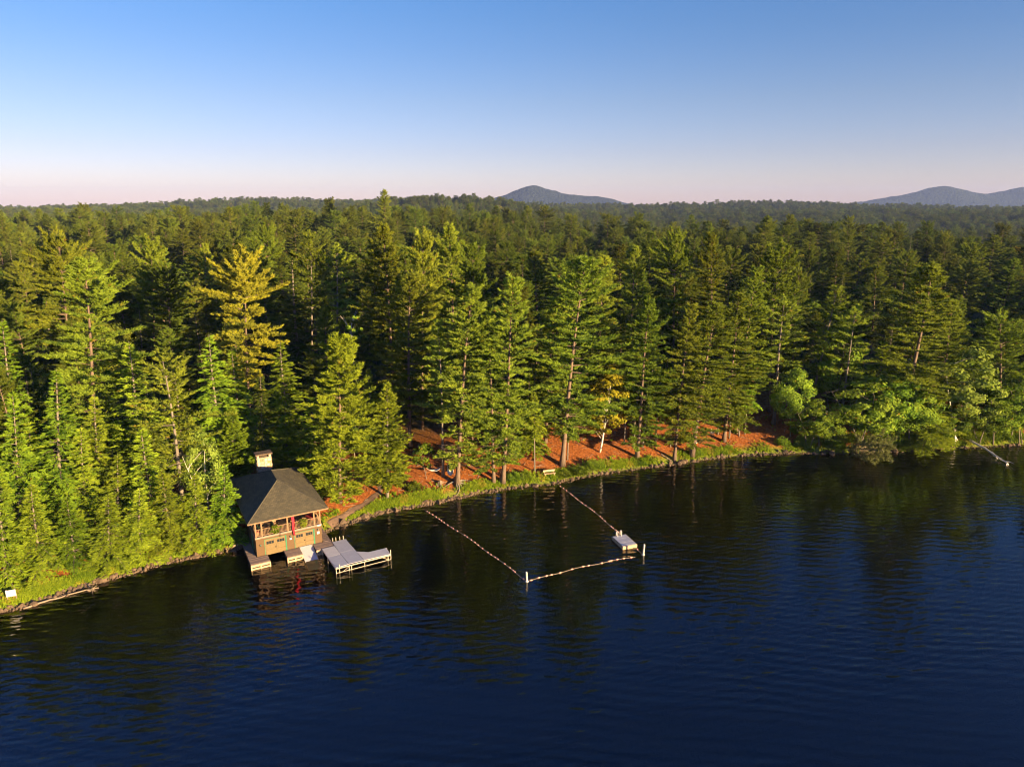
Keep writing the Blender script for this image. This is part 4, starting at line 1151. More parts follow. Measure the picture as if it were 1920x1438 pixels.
# stone chimney
ch = part('chimney', 'mortar', (3.1, 5.0, 14.3, 15.4, .3, 8.12))
part('chimney_pier', 'hearth_stone', (3.1, 3.4, 14.3, 14.6, 8.12, 8.5), parent=ch); part('chimney_pier', 'hearth_stone', (4.7, 5.0, 14.3, 14.6, 8.12, 8.5), parent=ch)
part('chimney_pier', 'hearth_stone', (3.1, 3.4, 15.1, 15.4, 8.12, 8.5), parent=ch); part('chimney_pier', 'hearth_stone', (4.7, 5.0, 15.1, 15.4, 8.12, 8.5), parent=ch)
part('chimney_cap', 'stone', (2.92, 5.18, 14.12, 15.58, 8.5, 8.68), parent=ch)
part('flue', 'dark_void', (3.6, 4.5, 14.6, 15.1, 8.12, 8.3), parent=ch)
rs = np.random.default_rng(17)
def stones(face):
    z = 4.6; row = 0
    while z < 8.05:
        h = min(rs.uniform(.26, .44), 8.10-z)
        a0, a1 = (3.1, 5.0) if face == 'front' else (14.3, 15.4)
        a = a0
        while a < a1-.05:
            w = rs.uniform(.28, .58)
            if a+w > a1-.18: w = a1-a
            j = rs.uniform(-.03, .03, 8); pr = rs.uniform(.03, .075); g_ = .022
            q = [(a+g_+abs(j[0]), z+g_+abs(j[1])), (a+w-g_-abs(j[2]), z+g_+abs(j[3])), (a+w-g_-abs(j[4]), z+h-g_-abs(j[5])), (a+g_+abs(j[6]), z+h-g_-abs(j[7]))]
            cx = sum(p[0] for p in q)/4; cz = sum(p[1] for p in q)/4
            q2 = [(cx+(p[0]-cx)*.82, cz+(p[1]-cz)*.82) for p in q]
            if face == 'front': v = [(x, 14.302, z_) for x, z_ in q]+[(x, 14.3-pr, z_) for x, z_ in q2]
            elif face == 'left': v = [(3.102, y, z_) for y, z_ in q]+[(3.1-pr, y, z_) for y, z_ in q2]
            else: v = [(4.998, y, z_) for y, z_ in q]+[(5.0+pr, y, z_) for y, z_ in q2]
            g = Geo(); g.hexa(v); o = g.build('stone', M[('hearth_stone', 'hearth_stone_pale', 'hearth_stone_rust')[rs.integers(0, 3)]], ch)
            a += w
        z += h; row += 1
M['hearth_stone_pale'] = plain('pale_field_stone', (.52, .41, .31), .9, .3, 5, .03)
M['hearth_stone_rust'] = plain('rusty_field_stone', (.40, .21, .10), .9, .3, 5, .03)
for f in ('front', 'left', 'right'): stones(f)
# lamps and notices on the front wall
for x, z in ((.5, 2.15), (4.08, 2.45), (7.45, 2.55)):
    g = Geo(); g.tube([(x, .0, z), (x, -.12, z+.05)], .03, 6); g.tube([(x, -.12, z-.14), (x, -.12, z-.05), (x, -.12, z+.06), (x, -.12, z+.11)], [.05, .085, .085, .02], 8)
    g.build('wall_lamp', M['brass'], house, smooth=True)
for x, z, w, h in ((4.08, 2.08, .24, .22), (7.48, 2.08, .30, .34), (7.62, 3.08, .42, .18)):
    part('notice_board', 'white', (x-w/2, x+w/2, -.115 if z > 3 else -.03, -.085 if z > 3 else -.003, z-h/2, z+h/2))
part('life_ring_peg', 'red_paint', (7.40, 7.54, -.05, -.003, 2.32, 2.44))
g = Geo(); g.tube([(2.9, -.1, FL+.25), (2.9, -.3, FL+.0), (2.9, -.3, FL-.45)], .025, 5); g.build('hook', M['dark_metal'], house)

# log steps up the left side
steps = tag(empty('stairway', lw(-1.5, 5), BA), 'dim timber steps climbing beside the left wall of the boathouse', 'stairway')
for i in range(13):
    y = 4.6+i*.85
    wx, wy, _ = lw(-1.5, y)
    z = max(float(ground_z(wx, wy))+.12, .75+i*.14)
    g = Geo(); g.box(-.75, .75, y-5-.16, y-5+.16, z-.16, z); g.build('tread', M['deck'], steps)
    g = Geo(); g.box(-.72, .72, y-5+.16, y-5+.72, z-.7, z-.03); g.build('step_fill', M['gravel'], steps)

# ------------------------------------------------------------------ docks
def dock(name, label, rects, z=.7, front=None, plank=.24):
    d = tag(empty(name, (BO[0], BO[1], 0), BA), label, 'dock')
    for x0, x1, y0, y1 in rects:
        n = max(1, round((y1-y0)/plank))
        for i in range(n):
            a = y0+(y1-y0)*i/n; b = y0+(y1-y0)*(i+1)/n
            dz = rs.uniform(-.012, .012)
            g = Geo(); g.box(x0+rs.uniform(0, .03), x1-rs.uniform(0, .03), a+.008, b-.008, z-.06+dz, z+dz); g.build('plank', M['deck'], d)
        g = Geo(); g.box(x0+.05, x1-.05, y0+.05, y1-.05, -.9, z-.08); g.build('crib', M['dark_void'], d)
    for x0, x1, y in front or []:
        for z0, z1 in ((.40, .66), (.03, .22)):
            g = Geo(); g.box(x0, x1, y-.1, y+.02, z0, z1); g.build('face_timber', M['deck_edge'], d)
        for x in (x0+.06, (x0+x1)/2, x1-.06):
            g = Geo(); g.box(x-.07, x+.07, y-.14, y-.08, -.5, .60); g.build('pile', M['deck_edge'], d)
    return d
dock('timber_dock', 'wooden dock wrapping the left corner of the boathouse', [(-1.05, 1.2, -1.75, -.09), (-1.05, -.1, -.07, 4.6)], front=[(-1.05, 1.2, -1.78)])
dock('timber_dock', 'short wooden dock between the two boat doors', [(3.12, 5.0, -1.97, -.09)], front=[(3.12, 5.0, -2.0)])
dock('timber_dock', 'wooden dock at the right corner of the boathouse', [(6.66, 8.95, -1.9, -.09), (8.02, 8.95, -.07, 5.2)], front=[(6.66, 7.35, -1.93)])
rp = tag(empty('boat_ramp', (BO[0], BO[1], 0), BA), 'pale boat ramp sliding under the water before the right door', 'boat ramp')
g = Geo(); g.hexa([(5.05, -.1, .66), (6.6, -.1, .66), (6.6, -4.4, -.46), (5.05, -4.4, -.46), (5.05, -.1, .72), (6.6, -.1, .72), (6.6, -4.4, -.40), (5.05, -4.4, -.40)]); g.build('ramp_deck', M['alu_pale'], rp)
for x in (5.03, 6.58):
    g = Geo(); g.tube([(x, -.1, .74), (x, -4.4, -.38)], .035, 5); g.build('ramp_rail', M['alu_frame'], rp)

ad = tag(empty('metal_dock', (BO[0], BO[1], 0), BA), 'grey panelled metal dock with an angled end on thin legs', 'dock')
for poly, mt in (([(8.98, -4.02), (10.82, -4.02), (10.66, -.78), (8.98, -.8)], 'alu'), ([(9.2, -7.22), (10.98, -7.24), (10.84, -4.06), (9.0, -4.06)], 'alu'),
                 ([(7.40, -4.42), (8.96, -4.40), (8.92, -1.94), (7.36, -1.95)], 'alu_pale'), ([(7.52, -7.40), (9.14, -7.25), (8.98, -4.44), (7.40, -4.46)], 'alu'),
                 ([(11.04, -7.26), (14.26, -7.40), (14.38, -5.64), (12.11, -5.59), (10.9, -4.72)], 'alu_pale')):
    g = Geo(); g.prism(poly, .67+rs.uniform(-.01, .01), .74); g.build('deck_panel', M[mt], ad)
def rail(name, pts, r=.035, mat='alu_frame'):
    g = Geo(); g.tube(pts, r, 5); return g.build(name, M[mat], ad)
rail('frame_rail', [(7.5, -7.46, .62), (14.3, -7.46, .62)], .06); rail('frame_rail', [(7.5, -7.46, .06), (14.3, -7.46, .06)], .03)
rail('frame_rail', [(7.38, -2., .62), (7.5, -7.4, .62)], .05); rail('frame_rail', [(14.3, -7.4, .62), (14.4, -5.62, .62)], .05)
rail('frame_rail', [(10.68, -.8, .62), (10.9, -4.7, .62)], .045)
for x, y, top in ((7.55, -7.5, .74), (7.95, -7.52, 1.15), (9.1, -7.48, .62), (9.4, -7.48, .62), (11., -7.48, .66), (13.95, -7.48, .66), (14.36, -7.3, 1.25), (14.42, -5.7, .74), (7.4, -4.4, .66), (7.36, -2.2, .66), (10.7, -.85, .7), (10.85, -4., .66)):
    rail('leg', [(x, y, -1.4), (x, y, top)], .045)
rail('brace', [(13.2, -7.48, .6), (13.95, -7.48, .15)], .025); rail('brace', [(8.4, -7.48, .1), (9.1, -7.48, .55)], .025)
for x in (9.05, 9.45, 9.95, 10.4):
    rail('ladder_post', [(x, -.72, -.6), (x, -.72, 1.25)], .04)
rail('ladder_rung', [(9.05, -.72, .25), (9.45, -.72, .25)], .025); rail('ladder_rung', [(9.95, -.72, .25), (10.4, -.72, .25)], .025)

# ------------------------------------------------------------------ on the porch
def chair(name, label, x, y, rz, mat, arms=True, cat='chair'):
    c = tag(empty(name, lw(x, y, FL), BA+rz), label, cat)
    def p(nm, m_, *bx):
        g = Geo()
        for b in bx: g.box(*b)
        g.build(nm, M[m_], c)
    p('seat', mat, (-.26, .26, -.25, .25, .40, .46))
    g = Geo(); g.hexa([(-.26, .22, .46), (.26, .22, .46), (.26, .28, .46), (-.26, .28, .46), (-.26, .34, 1.05), (.26, .34, 1.05), (.26, .40, 1.05), (-.26, .40, 1.05)]); g.build('backrest', M[mat], c)
    for a in (-.24, .20):
        for b in (-.24, .20): p('leg', mat, (a, a+.05, b, b+.05, 0, .40))
    if arms:
        p('armrest', mat, (-.32, -.26, -.25, .28, .62, .67)); p('armrest', mat, (.26, .32, -.25, .28, .62, .67))
    return c
def table(label, x, y, L=1.1, w=.8, mat='porch_wood'):
    t = tag(empty('table', lw(x, y, FL), BA), label, 'table')
    g = Geo(); g.box(-L/2, L/2, -w/2, w/2, .70, .75); g.build('table_top', M[mat], t)
    for a in (-L/2+.06, L/2-.12):
        for b in (-w/2+.06, w/2-.12):
            g = Geo(); g.box(a, a+.06, b, b+.06, 0, .70); g.build('leg', M[mat], t)
    return t
table('small wooden table near the left porch corner', 1.35, 1.5, .8, .7)
table('long wooden table behind the red flag', 4.7, 1.7, 1.4, .8)
chair('porch_chair', 'dark green chair facing the left porch table', 1.95, 1.25, -1.2, 'chair_green')
chair('porch_chair', 'dark green chair left of the small porch table', .85, 1.2, 1.3, 'chair_green')
chair('porch_chair', 'dark green chair right of the long porch table', 5.55, 1.1, -1.4, 'chair_green')
chair('porch_chair', 'wooden chair with its back to the railing behind the flag', 4.5, .85, 3.1, 'porch_wood')
chair('porch_chair', 'pale wooden chair in the middle of the left porch bay', 2.7, 1.6, .4, 'porch_wood')
chair('porch_chair', 'wooden chair near the right porch corner', 6.2, .95, 2.6, 'porch_wood')
sofa = tag(empty('porch_sofa', lw(6.95, 1.6, FL), BA-1.2), 'porch sofa with red cushions at the right corner', 'sofa')
for nm, m_, b in (('seat', 'chair_green', (-.8, .8, -.35, .35, .1, .38)), ('backrest', 'chair_green', (-.8, .8, .35, .5, .1, .85)), ('cushion', 'cushion_red', (-.72, -.02, -.3, .34, .385, .53)), ('cushion', 'cushion_red', (.02, .72, -.3, .34, .385, .53)), ('cushion', 'cushion_red', (-.7, -.1, .2, .345, .54, .9))):
    g = Geo(); g.box(*b); g.build(nm, M[m_], sofa)
bn = tag(empty('porch_bench', lw(.45, .75, FL), BA), 'red cushioned seat in the left corner of the porch', 'bench')
for nm, m_, b in (('base', 'porch_wood', (-.2, .2, -.3, .9, 0, .42)), ('cushion', 'cushion_red', (-.2, .2, -.3, .9, .425, .55))):
    g = Geo(); g.box(*b); g.build(nm, M[m_], bn)
for x, lab in ((2.35, 'yellow-green potted plant hanging on the left porch railing'), (5.75, 'yellow-green potted plant hanging on the right porch railing')):
    p_ = tag(empty('planter', lw(x, -.02, FL+.62), BA), lab, 'planter')
    g = Geo(); g.hexa([(-.3, -.16, 0), (.3, -.16, 0), (.3, .04, 0), (-.3, .04, 0), (-.36, -.2, .26), (.36, -.2, .26), (.36, .05, .26), (-.36, .05, .26)]); g.build('planter_box', M['porch_wood'], p_)
    q = rs.normal(0, 1, (240, 3))*np.array([.20, .08, .11])+np.array([0, -.1, .26])
    q[::3, 2] -= .45; q[::3, 1] -= .12
    v, t = blades(rs, q, unit(rs.normal(0, 1, (240, 3))+np.array([0, -.3, .3])), .2, .1, 3, .5)
    link('plant', mesh_from('plant', v, t, tuft_tint(rs, 240, 3, np.full(240, .8))), M['cedar'], p_)
fl = tag(empty('flag', lw(4.42, -.25, 0), BA), 'limp red flag hanging from a pole at the porch centre', 'flag')
g = Geo(); g.tube([(-.45, .30, 5.05), (0, -.02, 5.28)], .025, 6); g.tube([(0, -.02, 5.28), (.0, -.06, 5.30)], .04, 6); g.build('flag_pole', M['porch_wood'], fl)
us = np.linspace(0, 1, 9); vs = np.linspace(0, 1, 22)
fv = []
for u_ in us:
    for w_ in vs:
        wd_ = .34*(1-.5*w_)
        fv.append(((u_-.5)*wd_+.10*w_+.04*math.sin(w_*7), .06*math.sin(u_*15+w_*3)-.02, 5.26-w_*2.75+.10*abs(u_-.5)))
g = Geo(); g.add(fv, grid_tris(9, 22)); fo = g.build('cloth', M['red_cloth'], fl, smooth=True)
so = fo.modifiers.new('thick', 'SOLIDIFY'); so.thickness = .015

# ------------------------------------------------------------------ swim area
def marker(x, y, h, lean, label):
    m_ = tag(empty('marker_post', (x, y, 0)), label, 'marker post')
    m_.rotation_euler = (0, R(lean), 0)
    g = Geo(); g.tube([(0, 0, -.8), (0, 0, h*.9), (0, 0, h)], [.115, .115, .09], 14); g.build('tube', M['white'], m_, smooth=False)
    g = Geo(); g.tube([(0, 0, -.03), (0, 0, .05), (0, 0, .12)], [.21, .21, .12], 14); g.build('collar', M['white'], m_)
    g = Geo(); g.tube([(0, 0, h*.62), (0, 0, h*.70)], .12, 14); g.build('band', M['float'], m_)
marker(1.72, 71.69, 1.25, -3, 'white marker post at the near corner of the swim area')
marker(16.31, 78.0, 1.45, 3, 'white marker post beside the swim raft')
def float_line(a, b, n, label):
    f = tag(empty('float_line', (a[0], a[1], 0)), label, 'float line')
    a = np.array(a, float); b = np.array(b, float); v = b-a
    nrm = np.array([-v[1], v[0]])/np.linalg.norm(v)
    t = np.linspace(0, 1, 40)
    p = v[None]*t[:, None]+nrm[None]*(.35*np.sin(t*3.14)+.08*np.sin(t*17))[:, None]
    g = Geo(); g.tube(np.column_stack([p, np.full(40, .025)]), .013, 5); g.build('rope', M['rope'], f)
    g = Geo(); g.tube([(-.17, 0, 0), (-.13, 0, 0), (0, 0, 0), (.13, 0, 0), (.17, 0, 0)], [.035, .07, .082, .07, .035], 8); fm = g.mesh('float', True); fm.materials.append(M['float'])
    for i in range(n):
        if rs.random() < .10: continue
        tt = (i+.5+rs.uniform(-.38, .38))/n
        q = [np.interp(tt, t, p[:, k]) for k in (0, 1)]
        o = link('float', fm, None, f, (q[0], q[1], .05)); o.rotation_euler = (0, 0, math.atan2(v[1], v[0])+rs.normal(0, .1))
float_line((-12.4, 90.9), (1.5, 72.0), 30, 'float line running from the shore to the near marker post')
float_line((7.3, 99.9), (16.2, 78.4), 30, 'float line from the shore past the raft to the far marker post')
float_line((2.0, 71.8), (15.2, 77.5), 17, 'float line stretched between the two white marker posts')
rf = tag(empty('swim_raft', (14.42, 81.0, 0), .346), 'grey swim raft with a pale rim and ladder', 'swim raft')
rf.scale = (.92, .92, 1)
for i in range(10):
    g = Geo(); g.box(-1.03, 1.03, -1.5+i*.3+.01, -1.5+(i+1)*.3-.01, .40, .45+rs.uniform(0, .012)); g.build('plank', M['alu'], rf)
for b in ((-1.1, 1.1, -1.62, -1.51, .0, .43), (-1.1, 1.1, 1.51, 1.62, .0, .43), (-1.1, -1.035, -1.508, 1.508, .0, .43), (1.035, 1.1, -1.508, 1.508, .0, .43)):
    g = Geo(); g.box(*b); g.build('rim', M['deck_edge'], rf)
for x in (-.35, .25):
    g = Geo(); g.tube([(x, 1.75, -.4), (x, 1.72, .95), (x, 1.5, 1.15), (x, 1.3, 1.0), (x, 1.3, .45)], .055, 6); g.build('ladder_rail', M['white'], rf)
g = Geo(); g.tube([(-.35, 1.75, .1), (.25, 1.75, .1)], .03, 5); g.build('ladder_rung', M['white'], rf)

# ------------------------------------------------------------------ along the shore
def gz(x, y): return float(ground_z(x, y))
rs = np.random.default_rng(41)
def roots_at(x, y, n, length, parent=None, label=None):
    o = parent
    if o is None:
        o = tag(empty('root_stump', (x, y, gz(x, y))), label, 'tree roots')
    made = []
    for i in range(n):
        az = i*6.283/n+rs.normal(0, .25)
        L = length*rs.uniform(.55, 1.2)
        t = np.linspace(0, 1, 7)
        px = x+np.cos(az+.35*np.sin(t*3+i))*L*t; py = y+np.sin(az+.35*np.sin(t*3+i))*L*t
        pz = ground_z(px, py)+.55*(1-t)**2.5+.06
        made.append((np.column_stack([px, py, pz]), np.linspace(.16, .03, 7)))
    return o, made
bpy.context.view_layer.update()
o, made = roots_at(-8.3, 97.8, 9, 2.2, root_pine)
inv = np.array(root_pine.matrix_world.inverted())
for pts, rad in made:
    q = np.column_stack([pts, np.ones(7)]) @ inv.T
    g = Geo(); g.tube(q[:, :3], rad/np.mean(root_pine.scale), 6); g.build('root', M['bark_grey'], root_pine, smooth=True)
o, made = roots_at(-10.9, 97.3, 9, 1.3, None, 'pale washed-out root stump beside the leaning pine')
for pts, rad in made:
    g = Geo(); g.tube(pts-np.array([-10.9, 97.3, gz(-10.9, 97.3)]), rad*.7, 6); g.build('root', M['dead'], o, smooth=True)

def log(name, label, pts, r0, r1, mat, twigs=0, cat='log'):
    pts = np.array(pts, float)
    o = tag(empty(name, pts[0]), label, cat)
    t = np.linspace(0, 1, 14); p = np.column_stack([np.interp(t, np.linspace(0, 1, len(pts)), pts[:, k]) for k in range(3)])-pts[0]
    p[1:-1] += rs.normal(0, .05, (12, 3))
    g = Geo(); g.tube(p, np.linspace(r0, r1, 14), 7); g.build('stem', M[mat], o, smooth=True)
    for i in range(twigs):
        b = p[rs.integers(7, 14)]; d = unit(p[-1]-p[0])+rs.normal(0, .45, 3); L = rs.uniform(.6, 1.9)
        g = Geo(); g.tube(bent(b, b+unit(d)*L, rs.normal(0, .1), 5), np.linspace(r1*1.1+.01, .012, 5), 4); g.build('branch', M[mat], o)
log('driftwood_log', 'long bare driftwood log floating along the left shore', [(-52.6, 66.1, .06), (-50.2, 68.2, .08), (-47.0, 70.2, .1)], .12, .06, 'dead', 5)
log('fallen_birch', 'grey fallen birch trunk reaching into the water at right', [(82.6, 118.2, 1.1), (83.2, 114.0, .6), (83.0, 109.0, .2)], .22, .09, 'bark_birch', 10)
log('birch_log', 'pale cut log lying behind the leaning pine', [(31.6, 114.6, gz(31.6, 114.6)+.2), (32.7, 115.4, gz(32.7, 115.4)+.25)], .22, .2, 'bark_birch', 0)
log('fallen_branch', 'grey fallen branch on the red slope left of the leaning pine', [(25.2, 110.6, gz(25.2, 110.6)+.25), (26.2, 109.8, gz(26.2, 109.8)+.2), (26.9, 109.6, gz(26.9, 109.6)+.12)], .12, .04, 'dead', 4)
log('brush_heap', 'bleached twigs fallen at the left water edge', [(-49.6, 71.4, .5), (-48.3, 70.6, .3), (-47.4, 69.9, .12)], .06, .03, 'dead', 12, 'brush')

# white chair beyond the bank, bench, sign, hammock, hanging chair
c = chair('garden_chair', 'white chair standing in the shade behind the leaning pine', 0, 0, 0, 'white')
c.location = (35.9, 118.0, gz(35.9, 118.0)); c.rotation_euler = (0, 0, .6)
b_ = tag(empty('shore_bench', (5.9, 102.0, gz(5.9, 102.0)-.05), .28), 'pale plank bench beside the huge pine facing the water', 'bench')
for nm, bx in (('seat', (-.95, .95, -.26, .1, .42, .48)), ('backrest', (-.95, .95, .26, .32, .62, .92)), ('leg', (-.8, -.7, -.22, .3, 0, .42)), ('leg', (.7, .8, -.22, .3, 0, .42)), ('leg', (-.78, -.70, .31, .37, 0, .85)), ('leg', (.70, .78, .31, .37, 0, .85))):
    g = Geo(); g.box(*bx); g.build(nm, M['deck_edge'], b_)
sg = tag(empty('shore_sign', (-54.1, 66.7, gz(-54.1, 66.7)-.1), .35), 'blank white sign board on a post at the left edge', 'sign')
g = Geo(); g.box(-.46, .46, -.03, .02, .75, 1.5); g.build('sign_board', M['white'], sg)
for x in (-.4, .4):
    g = Geo(); g.box(x-.04, x+.04, .02, .1, 0, 1.55); g.build('post', M['deck'], sg)
hm = tag(empty('hammock', (-13, 98.7, 0)), 'pale hammock slung between the little tree and the grey pine', 'hammock')
a = np.array([-13.0, 98.7, gz(-13, 98.7)+1.5]); b = np.array([-10.65, 99.85, gz(-10.6, 99.9)+1.5])
base = np.array([-13, 98.7, 0])
ts = np.linspace(.14, .86, 12); hv = []
for wv in (-1, -.5, 0, .5, 1):
    for t in ts:
        q = a*(1-t)+b*t; sag = 1.0*4*t*(1-t)*.75; e = math.sin((t-.14)/.72*math.pi)
        n2 = np.array([-(b-a)[1], (b-a)[0], 0]); n2 /= np.linalg.norm(n2)
        hv.append(q-np.array([0, 0, sag-.18*abs(wv)*e])+n2*wv*.45*(.15+.85*e)-base)
g = Geo(); g.add(hv, grid_tris(5, 12)); ho = g.build('sling', M['canvas'], hm, smooth=True); ho.modifiers.new('thick', 'SOLIDIFY').thickness = .03
g = Geo(); g.tube([a-base, np.array(hv[24])], .025, 5); g.tube([np.array(hv[35]), b-base], .025, 5); g.build('rope', M['rope'], hm)
hc = tag(empty('hanging_chair', (-9.4, 98.9, gz(-9.4, 98.9))), 'white hanging hammock chair beside the leaning pine', 'hanging chair')
hv = []
for i, u_ in enumerate(np.linspace(-1, 1, 9)):
    for j, w_ in enumerate(np.linspace(0, 1, 9)):
        hv.append((u_*.42*(1-.25*(w_-.5)**2), -.35+.75*w_, .55+.75*abs(u_)**2.2*.6+.75*w_**2*.9+.18*(1-w_)**3))
g = Geo(); g.add(hv, grid_tris(9, 9)); ho = g.build('sling', M['canvas'], hc, smooth=True); ho.modifiers.new('thick', 'SOLIDIFY').thickness = .03
for x in (-.42, .42):
    g = Geo(); g.tube([(x, .4, 1.55), (x*1.0, .05, 2.1)], .02, 5); g.tube([(x, -.3, .95), (x, .05, 2.1)], .02, 5); g.build('rope', M['canvas'], hc)
g = Geo(); g.tube([(-.48, .05, 2.1), (.48, .05, 2.1)], .035, 6); g.build('spreader_bar', M['porch_wood'], hc)
g = Geo(); g.tube([(-.4, .05, 2.1), (0, .05, 2.75), (.4, .05, 2.1)], .02, 5); g.tube([(0, .05, 2.75), (.1, .0, 5.2)], .02, 5); g.build('hanging_rope', M['rope'], hc)

# shrubs, one by one
def shrub(x, y, r, h, label, mat='shrub', group=None):
    o = tag(empty('shrub', (x, y, gz(x, y)-.05)), label, 'shrub', group)
    n = int(260*r*r**.5)+120
    q = rs.normal(0, 1, (n, 3)); q = unit(q)*rs.random((n, 1))**.4; q[:, 2] = np.abs(q[:, 2])
    q *= np.array([r, r, h]); q *= (1+.25*np.sin(q[:, :1]*5+q[:, 1:2]*4))
    v, t = blades(rs, q, unit(q+np.array([0, 0, .6])), .22, .10, 7, .6)
    link('foliage', mesh_from('shrub', v, t, tuft_tint(rs, n, 7, .35+.45*q[:, 2]/h)), M[mat], o)
    g = Geo()
    for _ in range(6):
        az = rs.uniform(0, 6.28); g.tube(bent((0, 0, 0), (math.cos(az)*r*.6, math.sin(az)*r*.6, h*.8), 0, 3), [.03, .02, .01], 4, cap=False)
    g.build('stem', M['bark_grey'], o)
for a in ((-14.6, 95.4, 1.3, 1.0, 'round green shrub on the bank left of the washed-out stump'), (10.6, 103.9, 1.9, 1.1, 'spreading yellow-green shrub under the leaning birch'), (13.0, 105.6, 1.7, 1.2, 'tall part of the thicket right below the leaning birch'),
          (8.2, 102.6, 1.1, .8, 'low shrub between the bench and the birch thicket'), (2.0, 101.3, 1.1, .9, 'small golden shrub left of the bench'), (.2, 100.6, 1.3, 1.1, 'leafy shrub at the foot of the straight long-trunked pine'),
          (31.8, 111.9, .8, .9, 'small bright shrub at the base of the leaning pine'), (21.6, 107.9, .7, .6, 'small fern clump below the slender straight pine'), (24.2, 113.5, .8, .7, 'low green shrub in the shade between slender pines'),
          (-27.8, 88.6, 1.5, 1.3, 'golden shrub against the right wall of the boathouse'), (-26.9, 91.6, 1.3, 1.2, 'amber shrub behind the boathouse eave'), (-34.6, 80.6, 1.2, 1.0, 'dark green shrub by the boathouse steps'),
          (48.0, 116.3, 1.3, 1.1, 'green shrub where the red bank ends'), (51.8, 116.2, 1.6, 1.5, 'leafy shrub under the round maple'), (57.0, 115.6, 1.5, 1.4, 'leafy shrub left of the slumped dead tree'),
          (64.0, 116.3, 1.6, 1.4, 'leafy shrub right of the slumped dead tree'), (70.6, 117.0, 1.6, 1.5, 'leafy shrub below the big right pine'), (82.6, 119.6, 1.7, 1.6, 'leafy shrub at the root of the fallen birch'), (90.0, 120.0, 1.7, 1.5, 'leafy shrub near the right edge')):
    shrub(*a)
for i in range(22):                       # the leafy edge of the right shore
    x = 51+i*1.95+rs.uniform(-.6, .6); y = float(np.interp(x, SHORE[:, 0], SHORE[:, 1]))+rs.uniform(1.2, 3.2)
    shrub(x, y, rs.uniform(1.0, 1.8), rs.uniform(.9, 2.2), 'low leafy bush in the thicket lining the right shore', group='bushes lining the right shore')

# bank grass and shore stones: past counting
n = 17000
tt = rs.uniform(0, 1, n)
i0 = 6; i1 = 36
ax_ = np.interp(tt, np.linspace(0, 1, i1-i0), SHORE[i0:i1, 0]); ay_ = np.interp(tt, np.linspace(0, 1, i1-i0), SHORE[i0:i1, 1])
off = .35+np.abs(rs.normal(0, .95, n))
gx_ = ax_+rs.normal(0, .3, n)-off*.38; gy_ = ay_+rs.normal(0, .3, n)+off*.92
s_ = inland(gx_, gy_)
wave = np.sin(gx_*.9)+np.sin(gx_*.37+1)+np.sin(gy_*1.3)
keep = (s_ > .35) & (s_ < 2.7+wave*.7) & (wave+rs.normal(0, .8, n) > -.7)
lx = (gx_+30.96)*.870+(gy_-76.21)*.493; ly = -(gx_+30.96)*.493+(gy_-76.21)*.870
keep &= ~((lx > -1.5) & (lx < 9.3) & (ly > -8) & (ly < 15))
pd = np.min(np.hypot(gx_[:, None]-pc[None, :, 0], gy_[:, None]-pc[None, :, 1]), axis=1); keep &= pd > .7
gx_, gy_ = gx_[keep], gy_[keep]
fx = rs.uniform(-24, 52, 420); fy = np.interp(fx, SHORE[:, 0], SHORE[:, 1])+rs.uniform(2, 16, 420)   # stray ferns on the slope
fk = np.sin(fx*.55)+np.sin(fy*.7+fx*.2) > .5
gx_ = np.concatenate([gx_, fx[fk]]); gy_ = np.concatenate([gy_, fy[fk]])
q = np.column_stack([gx_, gy_, ground_z(gx_, gy_)])
v, t = blades(rs, q, unit(np.column_stack([rs.normal(0, .35, (len(q), 2)), np.ones(len(q))])), .42, .15, 6, .45, 0., np.tile(np.array([[.6, -.6, .5]]), (len(q), 1)))
tint = tuft_tint(rs, len(q), 6, np.clip(.5+.14*np.sin(q[:, 0]*.8)+.1*np.sin(q[:, 1]*2), 0, .9))
acc = np.repeat(np.sin(q[:, 0]*1.7+3)*np.sin(q[:, 1]*1.1) > .55, 6) & (rs.random(len(tint)) < .6)
tint = np.where(acc, rs.uniform(.93, 1, len(tint)), tint)
tag(link('shore_grass', mesh_from('shore_grass', v, t, tint), M['grass']), 'bright grass and ferns fringing the whole shoreline', kind='stuff')
n = 2600
tt = rs.uniform(0, 1, n)
cx = np.interp(tt, np.linspace(0, 1, i1-i0), SHORE[i0:i1, 0]); cy_ = np.interp(tt, np.linspace(0, 1, i1-i0), SHORE[i0:i1, 1])
cx = cx+rs.normal(0, .18, n); cy_ = cy_+rs.normal(0, .28, n)
lx = (cx+30.96)*.870+(cy_-76.21)*.493
k_ = ~((lx > -1.2) & (lx < 9.2) & (cx < -22)); cx, cy_ = cx[k_], cy_[k_]; n = len(cx)
ico = np.array([(0, 0, 1), (.89, 0, .45), (.28, .85, .45), (-.72, .53, .45), (-.72, -.53, .45), (.28, -.85, .45), (.72, .53, -.45), (-.28, .85, -.45), (-.89, 0, -.45), (-.28, -.85, -.45), (.72, -.53, -.45), (0, 0, -1)])
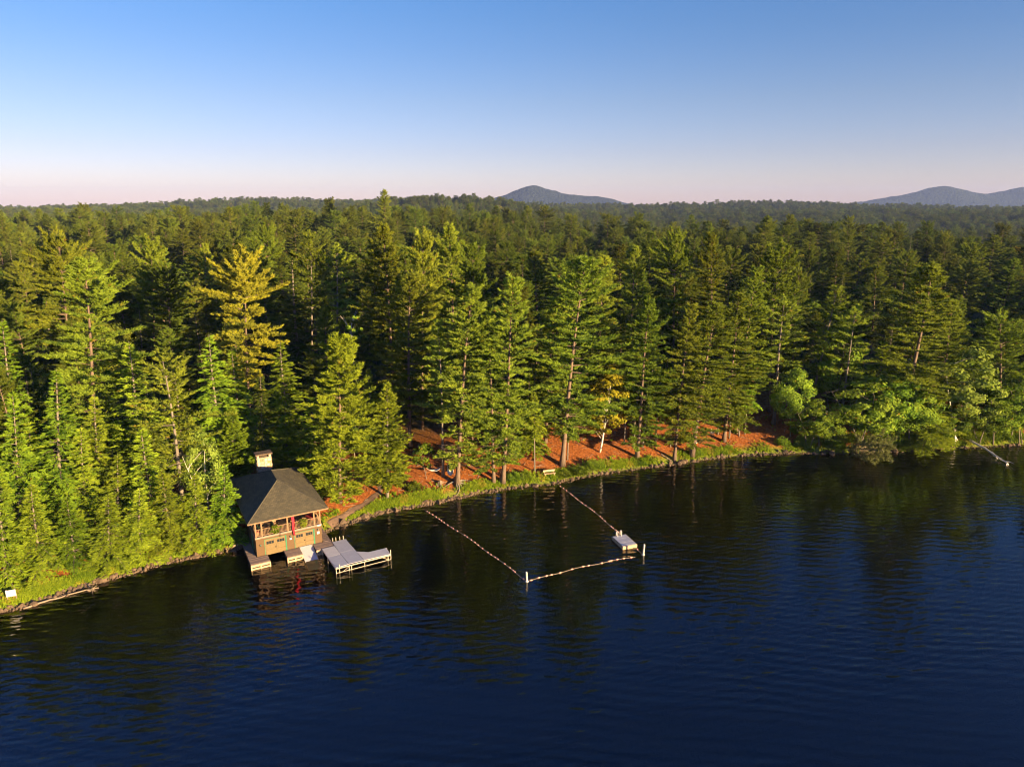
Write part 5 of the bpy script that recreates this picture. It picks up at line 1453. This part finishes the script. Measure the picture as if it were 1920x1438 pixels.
it = np.array([(0, 1, 2), (0, 2, 3), (0, 3, 4), (0, 4, 5), (0, 5, 1), (1, 6, 2), (2, 7, 3), (3, 8, 4), (4, 9, 5), (5, 10, 1), (6, 7, 2), (7, 8, 3), (8, 9, 4), (9, 10, 5), (10, 6, 1), (11, 7, 6), (11, 8, 7), (11, 9, 8), (11, 10, 9), (11, 6, 10)])
sz = rs.lognormal(-2.25, .45, n)*(1+1.6*(rs.random(n) < .05))
v = ico[None]*(1+rs.normal(0, .18, (n, 12, 1)))*sz[:, None, None]*rs.uniform(.7, 1.25, (n, 1, 3))
v = v+np.column_stack([cx, cy_, np.maximum(ground_z(cx, cy_), -.03)+sz*.1])[:, None]
tag(link('shore_stones', mesh_from('shore_stones', v.reshape(-1, 3), (it[None]+np.arange(n)[:, None, None]*12).reshape(-1, 3)), M['stone']), 'line of small stones along the water edge', kind='stuff')

# twigs shed on the needle slope: past counting
g = Geo()
for _ in range(620):
    x = rs.uniform(-24, 52); y = float(np.interp(x, SHORE[:, 0], SHORE[:, 1]))+rs.uniform(1.6, 15)
    az = rs.uniform(0, 6.28); L = rs.lognormal(-.45, .5)
    p = np.array([(x+math.cos(az)*L*t, y+math.sin(az)*L*t+.12*L*math.sin(t*4), 0) for t in (-.5, 0, .5)])
    p[:, 2] = ground_z(p[:, 0], p[:, 1])+.05
    g.tube(p, [.035, .03, .012], 4)
tag(g.build('fallen_twigs', M['dead']), 'dead twigs scattered over the orange needle slope', kind='stuff')

# ------------------------------------------------------------------ the air
g = Geo(); g.box(-7600, 7600, -2600, 9300, -9, 265)
hz = g.build('haze', None)
m, n_, l_ = material('thin_haze')
out = n_.new("ShaderNodeOutputMaterial")
pv = n_.new("ShaderNodeVolumePrincipled")
pv.inputs['Color'].default_value = (.30, .42, .82, 1)
pv.inputs['Density'].default_value = 6.0e-5
pv.inputs['Anisotropy'].default_value = 0.
l_.new(pv.outputs[0], out.inputs['Volume'])
hz.data.materials.append(m)
tag(hz, 'thin blue evening haze', kind='stuff')
